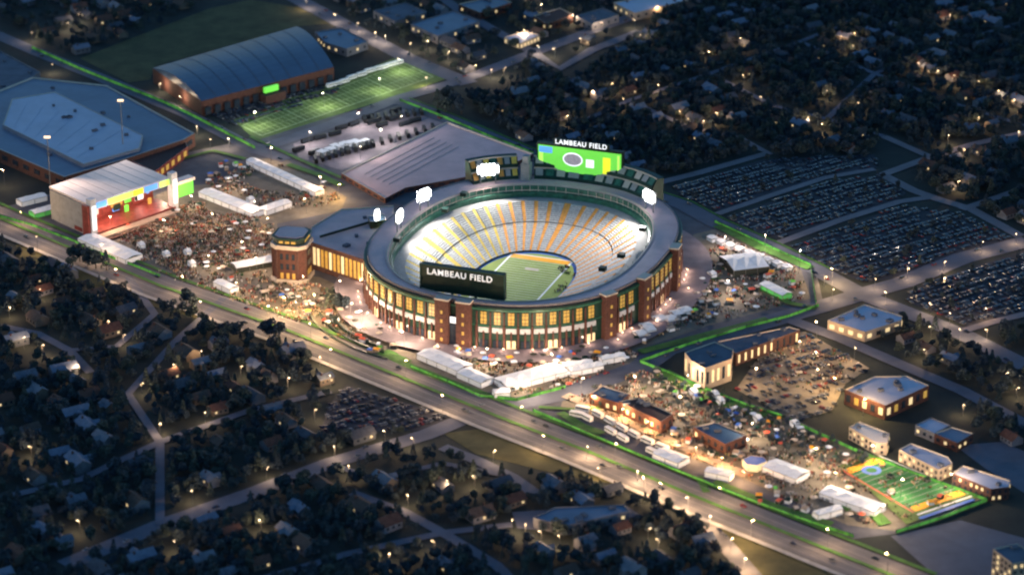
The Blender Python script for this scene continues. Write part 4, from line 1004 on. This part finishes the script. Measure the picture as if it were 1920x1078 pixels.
fill(LOTS['side_lot'],42,'lamp_side',26000,WARM,'tall lamp of the warm lit lot beside the colonnade block','lamps of the warm lit lot',7)
fill([(0,300),(90,340),(60,380),(0,395)],40,'lamp_back',15000,WARM,'tall lamp in the yard behind the stage','lamps behind the stage',8)
for a,b_ in ((1110,765),(1165,790),(1215,815),(1260,838),(1305,860),(1350,880),(1395,905)): lamp(a,b_,lp,9,'lamp_prom',22000,(1.,.56,.24),'orange street lamp along the event park promenade','orange lamps of the promenade')
for a,b_ in ((532,590),(590,585),(615,635),(635,375),(1566,742),(1618,782),(1560,535)): lamp(a,b_,mp,13,'lamp_amber',45000,(1.,.62,.25),'amber lamp throwing a bright pool of light on the paving','amber lamps with bright pools')
# facade base lights: bollard uplights
bq=thing('bollard_light','low bollard light at the foot of the stadium wall','light'); MB().tube((0,0,0),(0,0,1.3),.3,.3,8).obj('post',A['pole'],bq); MB().ball((0,0,1.6),.45,8,5).obj('lamp_head',A['lampw'],bq); proto(bq)
for x,y in spill:
    o=place(bq,(x,y,2.6),0,1,None,'bollard lights at the foot of the stadium wall')
    l=bpy.data.objects.new('lamp_light',lampdata('lamp_base',2200,(1.,.66,.46))); COL.objects.link(l); l.parent=o; l.location=(0,0,2.6)
print('LAMPS',len(LAMPP)+len(spill))

# ------------------------------------------------------------------ houses
def house_proto(L,w_,h,rm,wm,lit,lab,wingd=0):
    t=thing('house',lab,'house')
    MB().box((0,0,h/2),(L,w_,h),0,0,False).add([(-L/2,-w_/2,h),(-L/2,w_/2,h),(-L/2,0,h+w_*.3),(L/2,-w_/2,h),(L/2,w_/2,h),(L/2,0,h+w_*.3)],[(0,2,1),(3,4,5)]).obj('wall',wm,t)
    e=.6; b=MB(); rz=h+w_*.3+.15
    b.add([(-L/2-e,-w_/2-e,h-.25),(L/2+e,-w_/2-e,h-.25),(L/2+e,0,rz),(-L/2-e,0,rz),(-L/2-e,w_/2+e,h-.25),(L/2+e,w_/2+e,h-.25)],[(0,1,2,3),(3,2,5,4)])
    if wingd: b.add([(-wingd/2,-w_/2-3.5,h-.3),(wingd/2,-w_/2-3.5,h-.3),(0,-w_/2-3.5,h+1.5),(-wingd/2,0,h-.3),(wingd/2,0,h-.3),(0,0,h+1.5)],[(0,2,5,3),(2,1,4,5)])
    r=b.obj('roof',rm,t); MB().box((L*.25,w_*.12,h+w_*.3),(.9,.9,1.8)).obj('chimney',A['brickd'],r)
    if wingd: MB().box((0,-w_/2-1.5,h/2),(wingd*.85,3.6,h)).obj('porch',wm,t)
    for i in range(3):
        x=(i-1)*L*.3
        for s in (-1,1): MB().box((x,s*(w_/2+.03),h*.55),(1.5,.12,1.4)).obj('window',A['glow'] if (lit and i==lit-1) else A['glass'],t)
    return proto(t)
rms=[('dark grey',mat('shingle_grey',(.085,.10,.13),.9,.3,.4)),('brown',mat('shingle_brown',(.075,.05,.04),.9,.3,.4)),('pale blue grey',mat('shingle_blue',(.12,.145,.2),.85,.2,.3)),('rust red',mat('shingle_red',(.10,.045,.032),.9,.3,.4)),('silver grey',mat('shingle_light',(.14,.145,.17),.85,.2,.3)),('black',mat('shingle_black',(.06,.065,.08),.9,.3,.4))]
wms=[mat('siding_white',(.17,.17,.19)),mat('siding_tan',(.13,.105,.085)),mat('siding_grey',(.09,.1,.12))]
HP=[]
for i,(rn,rm) in enumerate(rms):
    for lit in (0,1+i%3):
        HP.append((house_proto(12+i%3*1.5,8.5+i%2,4.2 if i%2 else 5.4,rm,wms[(i+lit)%3],lit,'x',5 if i%2==0 else 0),'%s roofed house%s'%(rn,' (lit window)' if lit else '')))
RES=[ # residential regions: (poly, zone)
 ([(-60,440),(120,500),(300,570),(520,650),(620,690),(620,720),(600,812),(800,812),(880,850),(1000,890),(1110,905),(1190,925),(1300,980),(1400,1100),(-60,1120)],'in the streets below the avenue'),
 ([(900,215),(870,175),(960,185),(1010,140),(1080,150),(1200,70),(1250,20),(1350,-30),(1960,-30),(1960,245),(1740,290),(1650,250),(1640,290),(1440,295),(1310,320),(1220,335),(1180,330),(1000,275)],'among the trees beyond the scoreboard'),
 ([(1740,300),(1960,255),(1960,440),(1830,392),(1700,350)],'beyond the dark lots at the right edge'),
 ([(1620,600),(1680,585),(1810,640),(1960,610),(1960,860),(1840,820),(1800,740),(1700,690)],'between the lit store and the right edge'),
 ([(-60,-30),(380,-30),(380,20),(140,105),(60,85),(-60,50)],'in the far upper left corner'),
 ([(560,-30),(1250,-30),(1150,60),(1060,120),(960,170),(880,145),(760,95),(640,40)],'in the far shopping streets behind the practice hall'),
]
RP=[(GP(p),z) for p,z in RES]
def clear(x,y,m,bl=0): 
    for a,b_,w_ in EXCL:
        if segd(x,y,a,b_)<w_+m: return False
    for bb in BLD:
        if abs(bb[0][0]-x)<250 and (inpoly(x,y,bb) or min(segd(x,y,bb[i-1],bb[i]) for i in range(len(bb)))<m): return False
    return True
HOUSES=[]; ang=d1
SHEETX=[GP(p) for p in list(LOTS.values())+[[(150,110),(390,18),(470,0),(560,15),(620,45),(560,50),(290,125),(282,150),(240,155)],[(830,812),(940,800),(1110,872),(1180,910),(1100,900),(1000,878),(890,850)],[(1190,905),(1290,945),(1640,1090),(1420,1090),(1310,975)],[(1790,835),(1880,828),(1930,850),(1930,930),(1850,880)],[(960,960),(1170,945),(1200,965),(1080,1000),(970,990)]]]
def zone_of(x,y):
    for p,z in RP:
        if inpoly(x,y,p): return z
cs,sn=math.cos(ang),math.sin(ang)
for iu in range(-50,50):
    for iv in range(-50,50):
        a=iu*23+R.uniform(-3,3); c=iv*29+R.uniform(-4,4); x=a*cs-c*sn; y=150+a*sn+c*cs
        z=zone_of(x,y)
        if not z or R.random()<(.3 if y<0 else .42): continue
        if not clear(x,y,8) or any(inpoly(x,y,s) for s in SHEETX): continue
        pq = P(x,y)
        if not (-40<pq[0]<1960 and -30<pq[1]<1115): continue
        HOUSES.append((x,y,ang+R.choice((0,PI/2,PI,-PI/2))+R.uniform(-.12,.12),z))
HOUSES.sort(key=lambda q:q[1])
print('HOUSES',len(HOUSES))
for x,y,rz,z in HOUSES[:300]:
    pr,lb=R.choice(HP); s=R.uniform(.85,1.25); place(pr,(x,y,0),rz,s,lb+' '+z,'houses '+z)

if len(HOUSES) > 300:
    hb = MB()
    for x,y,rz,z in HOUSES[300:]:
        s_=R.uniform(.85,1.25); L,w_,h=12*s_,8.5*s_,4.6*s_; ri=R.randrange(6); hb.box((x,y,h/2),(L,w_,h),rz,6+R.randrange(3))
        cs_,sn_=math.cos(rz),math.sin(rz)
        vs=[(a,b_,c) for a,b_,c in ((-L/2-.5,-w_/2-.5,h-.2),(L/2+.5,-w_/2-.5,h-.2),(L/2+.5,0,h+2.6),(-L/2-.5,0,h+2.6),(-L/2-.5,w_/2+.5,h-.2),(L/2+.5,w_/2+.5,h-.2))]
        hb.add([(x+a*cs_-b_*sn_,y+a*sn_+b_*cs_,c) for a,b_,c in vs],[(0,1,2,3),(3,2,5,4),(0,3,4),(1,5,2)],ri)
    tag(hb.obj('far_houses',[q[1] for q in rms]+wms),'farthest mass of small gabled houses among the trees in the upper part','houses',None,'stuff')
# ------------------------------------------------------------------ trees
def crown_np(seed,kind):
    rr=np.random.RandomState(seed); lobes=[]
    if kind==2:
        H=11.; n=230; z=rr.rand(n)**.8*H; rad=(1-z/H)*3.3+.3; a=rr.rand(n)*2*PI; q=np.sqrt(rr.uniform(.3,1,n))
        c=np.stack([np.cos(a)*rad*q,np.sin(a)*rad*q,z+2],1); sz=rr.uniform(.45,.85,n)
    else:
        k=rr.randint(5,9)
        for _ in range(k): a=rr.rand()*2*PI; d=rr.uniform(0,3.2); lobes.append((d*math.cos(a),d*math.sin(a),rr.uniform(5,9.5),rr.uniform(1.7,3.1)))
        pts=[]
        for lx,ly,lz,lr in lobes:
            n=int(16*lr*lr*.55)+14; v=rr.normal(size=(n,3)); v/=np.linalg.norm(v,axis=1)[:,None]; v*=lr*rr.uniform(.72,1.05,n)[:,None]; v[:,2]*=.85; pts.append(v+np.array([lx,ly,lz]))
        c=np.concatenate(pts); sz=rr.uniform(.45,1.0,len(c))
    n=len(c); t=rr.normal(size=(n,3)); t/=np.linalg.norm(t,axis=1)[:,None]; u=np.cross(t,rr.normal(size=(n,3))); u/=np.linalg.norm(u,axis=1)[:,None]
    q=np.stack([c-t*sz[:,None],c+u*sz[:,None]*.8,c+t*sz[:,None],c-u*sz[:,None]*.8],1).reshape(-1,3)
    return q,n
def np_mesh(name,verts,nq,mats,mi=None):
    me=bpy.data.meshes.new(name); me.vertices.add(len(verts)); me.vertices.foreach_set('co',verts.astype(np.float32).ravel())
    me.loops.add(nq*4); me.loops.foreach_set('vertex_index',np.arange(nq*4,dtype=np.int32))
    me.polygons.add(nq); me.polygons.foreach_set('loop_start',np.arange(0,nq*4,4,dtype=np.int32)); me.polygons.foreach_set('loop_total',np.full(nq,4,dtype=np.int32))
    for m in mats: me.materials.append(m)
    if mi is not None: me.polygons.foreach_set('material_index',mi.astype(np.int32))
    me.update(calc_edges=True); return me
CR=[(crown_np(s,k),k) for s,k in ((1,0),(2,0),(3,1),(4,1),(5,0),(6,2),(7,0),(8,2))]
TP=[]
TN=['dense rounded','broad spreading','loose lobed','bushy','full leafy','narrow conical','tall rounded','pointed dark']
for i,((q,n),k) in enumerate(CR):
    t=thing('tree',TN[i]+' tree','tree'); b=MB().tube((0,0,0),(0,0,6.5 if k<2 else 10),.35,.12,6)
    if k<2:
        for j in range(4): a=j*1.6+i; b.tube((0,0,3.5+j*.5),(2*math.cos(a),2*math.sin(a),6.5+j*.4),.14,.05,5)
    b.obj('trunk',A['trunk'],t)
    o=bpy.data.objects.new('crown',np_mesh('crown',q,n,[LEAF[i%3]])); COL.objects.link(o); o.parent=t
    TP.append(proto(t))
TREES=[]
cell={}
def near_any(x,y,r):
    cx,cy=int(x//8),int(y//8)
    for i in (-1,0,1):
        for j in (-1,0,1):
            for (a,c,rr_) in cell.get((cx+i,cy+j),()):
                if math.hypot(a-x,c-y)<r: return True
    return False
HG={}
for h in HOUSES: HG.setdefault((int(h[0]//20),int(h[1]//20)),[]).append(h)
def near_house(x,y,r):
    cx,cy=int(x//20),int(y//20)
    return any(math.hypot(h[0]-x,h[1]-y)<r for i in (-1,0,1) for j in (-1,0,1) for h in HG.get((cx+i,cy+j),()))
tries=0
for p,z in RP:
    xs=[a[0] for a in p]; ys=[a[1] for a in p]; dens=.024 if ('scoreboard' in z or 'right edge' in z) else (.026 if 'avenue' in z else .005)
    ar=abs(sum(p[i-1][0]*p[i][1]-p[i][0]*p[i-1][1] for i in range(len(p))))/2
    for _ in range(int(ar*dens*1.9)):
        x,y=R.uniform(min(xs),max(xs)),R.uniform(min(ys),max(ys))
        if not inpoly(x,y,p): continue
        if near_any(x,y,3.7) or near_house(x,y,8.0) or not clear(x,y,3.0) or any(inpoly(x,y,s) for s in SHEETX): continue
        if any(abs(x-l[0])<8 and abs(y-l[1])<9 for l in LAMPP): continue
        TREES.append((x,y,R.choice((R.uniform(.5,.85),R.uniform(.6,1.15))),z)); cell.setdefault((int(x//8),int(y//8)),[]).append((x,y,0))
# hand-placed tree groups seen in the photograph
for pts,z,s in (([(150,492),(165,500),(180,505),(200,508),(140,488)],'on the verge where the avenue bends past the stage',1.3),([(350,572),(362,580)],'beside the avenue below the amber lamps',1.2),([(505,635),(518,640)],'beside the avenue above the dark houses',1.4),([(625,575),(635,582),(618,580),(645,585)],'on the plaza between the amber lamps and the bowl',1.2),([(820,205),(835,212),(850,205),(840,195),(865,215)],'at the head of the fence behind the practice field',1.35)):
    for a,b_ in pts: x,y=G(a,b_); TREES.append((x,y,s*R.uniform(.9,1.1),z))
rr=random.Random(5)
for _ in range(900):     # small park trees in the event park and along verges
    a,b_=rr.uniform(1200,1640),rr.uniform(690,900)
    poly=[(1210,695),(1330,730),(1470,785),(1600,845),(1640,875),(1560,880),(1470,850),(1380,800),(1280,770)]
    if inpoly(a,b_,poly) and rr.random()<.9:
        x,y=G(a,b_)
        if not near_any(x,y,6) and clear(x,y,3): TREES.append((x,y,rr.uniform(.35,.62),'in the event park')); cell.setdefault((int(x//8),int(y//8)),[]).append((x,y,0))
for k_ in ('north_lot','middle_lot','outer_lot','ridge_lot'):
    poly = GP(LOTS[k_]); xs=[p[0] for p in poly]; ys=[p[1] for p in poly]
    for _ in range(60):
        x,y = rr.uniform(min(xs),max(xs)),rr.uniform(min(ys),max(ys))
        if inpoly(x,y,poly) and rr.random()<.6: TREES.append((x,y,rr.uniform(.4,.7),'standing between the cars of the dark lots'))
TREES.sort(key=lambda q:q[1]); print('TREES',len(TREES))
def tvar(y): 
    k=R.randrange(8); return k
vis=[t for t in TREES if -30<P(t[0],t[1])[0]<1950 and -30<P(t[0],t[1])[1]<1110]
special=[t for t in vis if 'streets' not in t[3] and 'trees beyond' not in t[3] and 'right edge' not in t[3] and 'corner' not in t[3]]
rest=[t for t in vis if t not in special] if len(vis)<1 else [t for t in vis if t[3] in dict((z,1) for _,z in RES)]
special=[t for t in vis if t[3] not in dict((z,1) for _,z in RES)]
ind=special[:170]+rest[:300-min(170,len(special))]; left=special[170:]+rest[300-min(170,len(special)):]
for x,y,s,z in ind:
    k=tvar(y); place(TP[k],(x,y,0),R.uniform(0,6.28),s,'%s tree %s'%(TN[k],z),'trees '+z)
V_=[];M_=[];nq=0
for x,y,s,z in left:
    (q,n),k=CR[R.randrange(8)]; a=R.uniform(0,6.28); c_,s_=math.cos(a),math.sin(a)
    v=q*s; v=np.stack([v[:,0]*c_-v[:,1]*s_+x,v[:,0]*s_+v[:,1]*c_+y,v[:,2]],1); V_.append(v); nq+=n; M_.append(np.full(n,R.randrange(3)))
o=bpy.data.objects.new('woodland',np_mesh('woodland',np.concatenate(V_),nq,LEAF,np.concatenate(M_))); COL.objects.link(o)
tag(o,'far mass of dark trees among the houses beyond the stadium and lots','woodland',None,'stuff')
print('TREES vis',len(vis),'ind',len(ind))
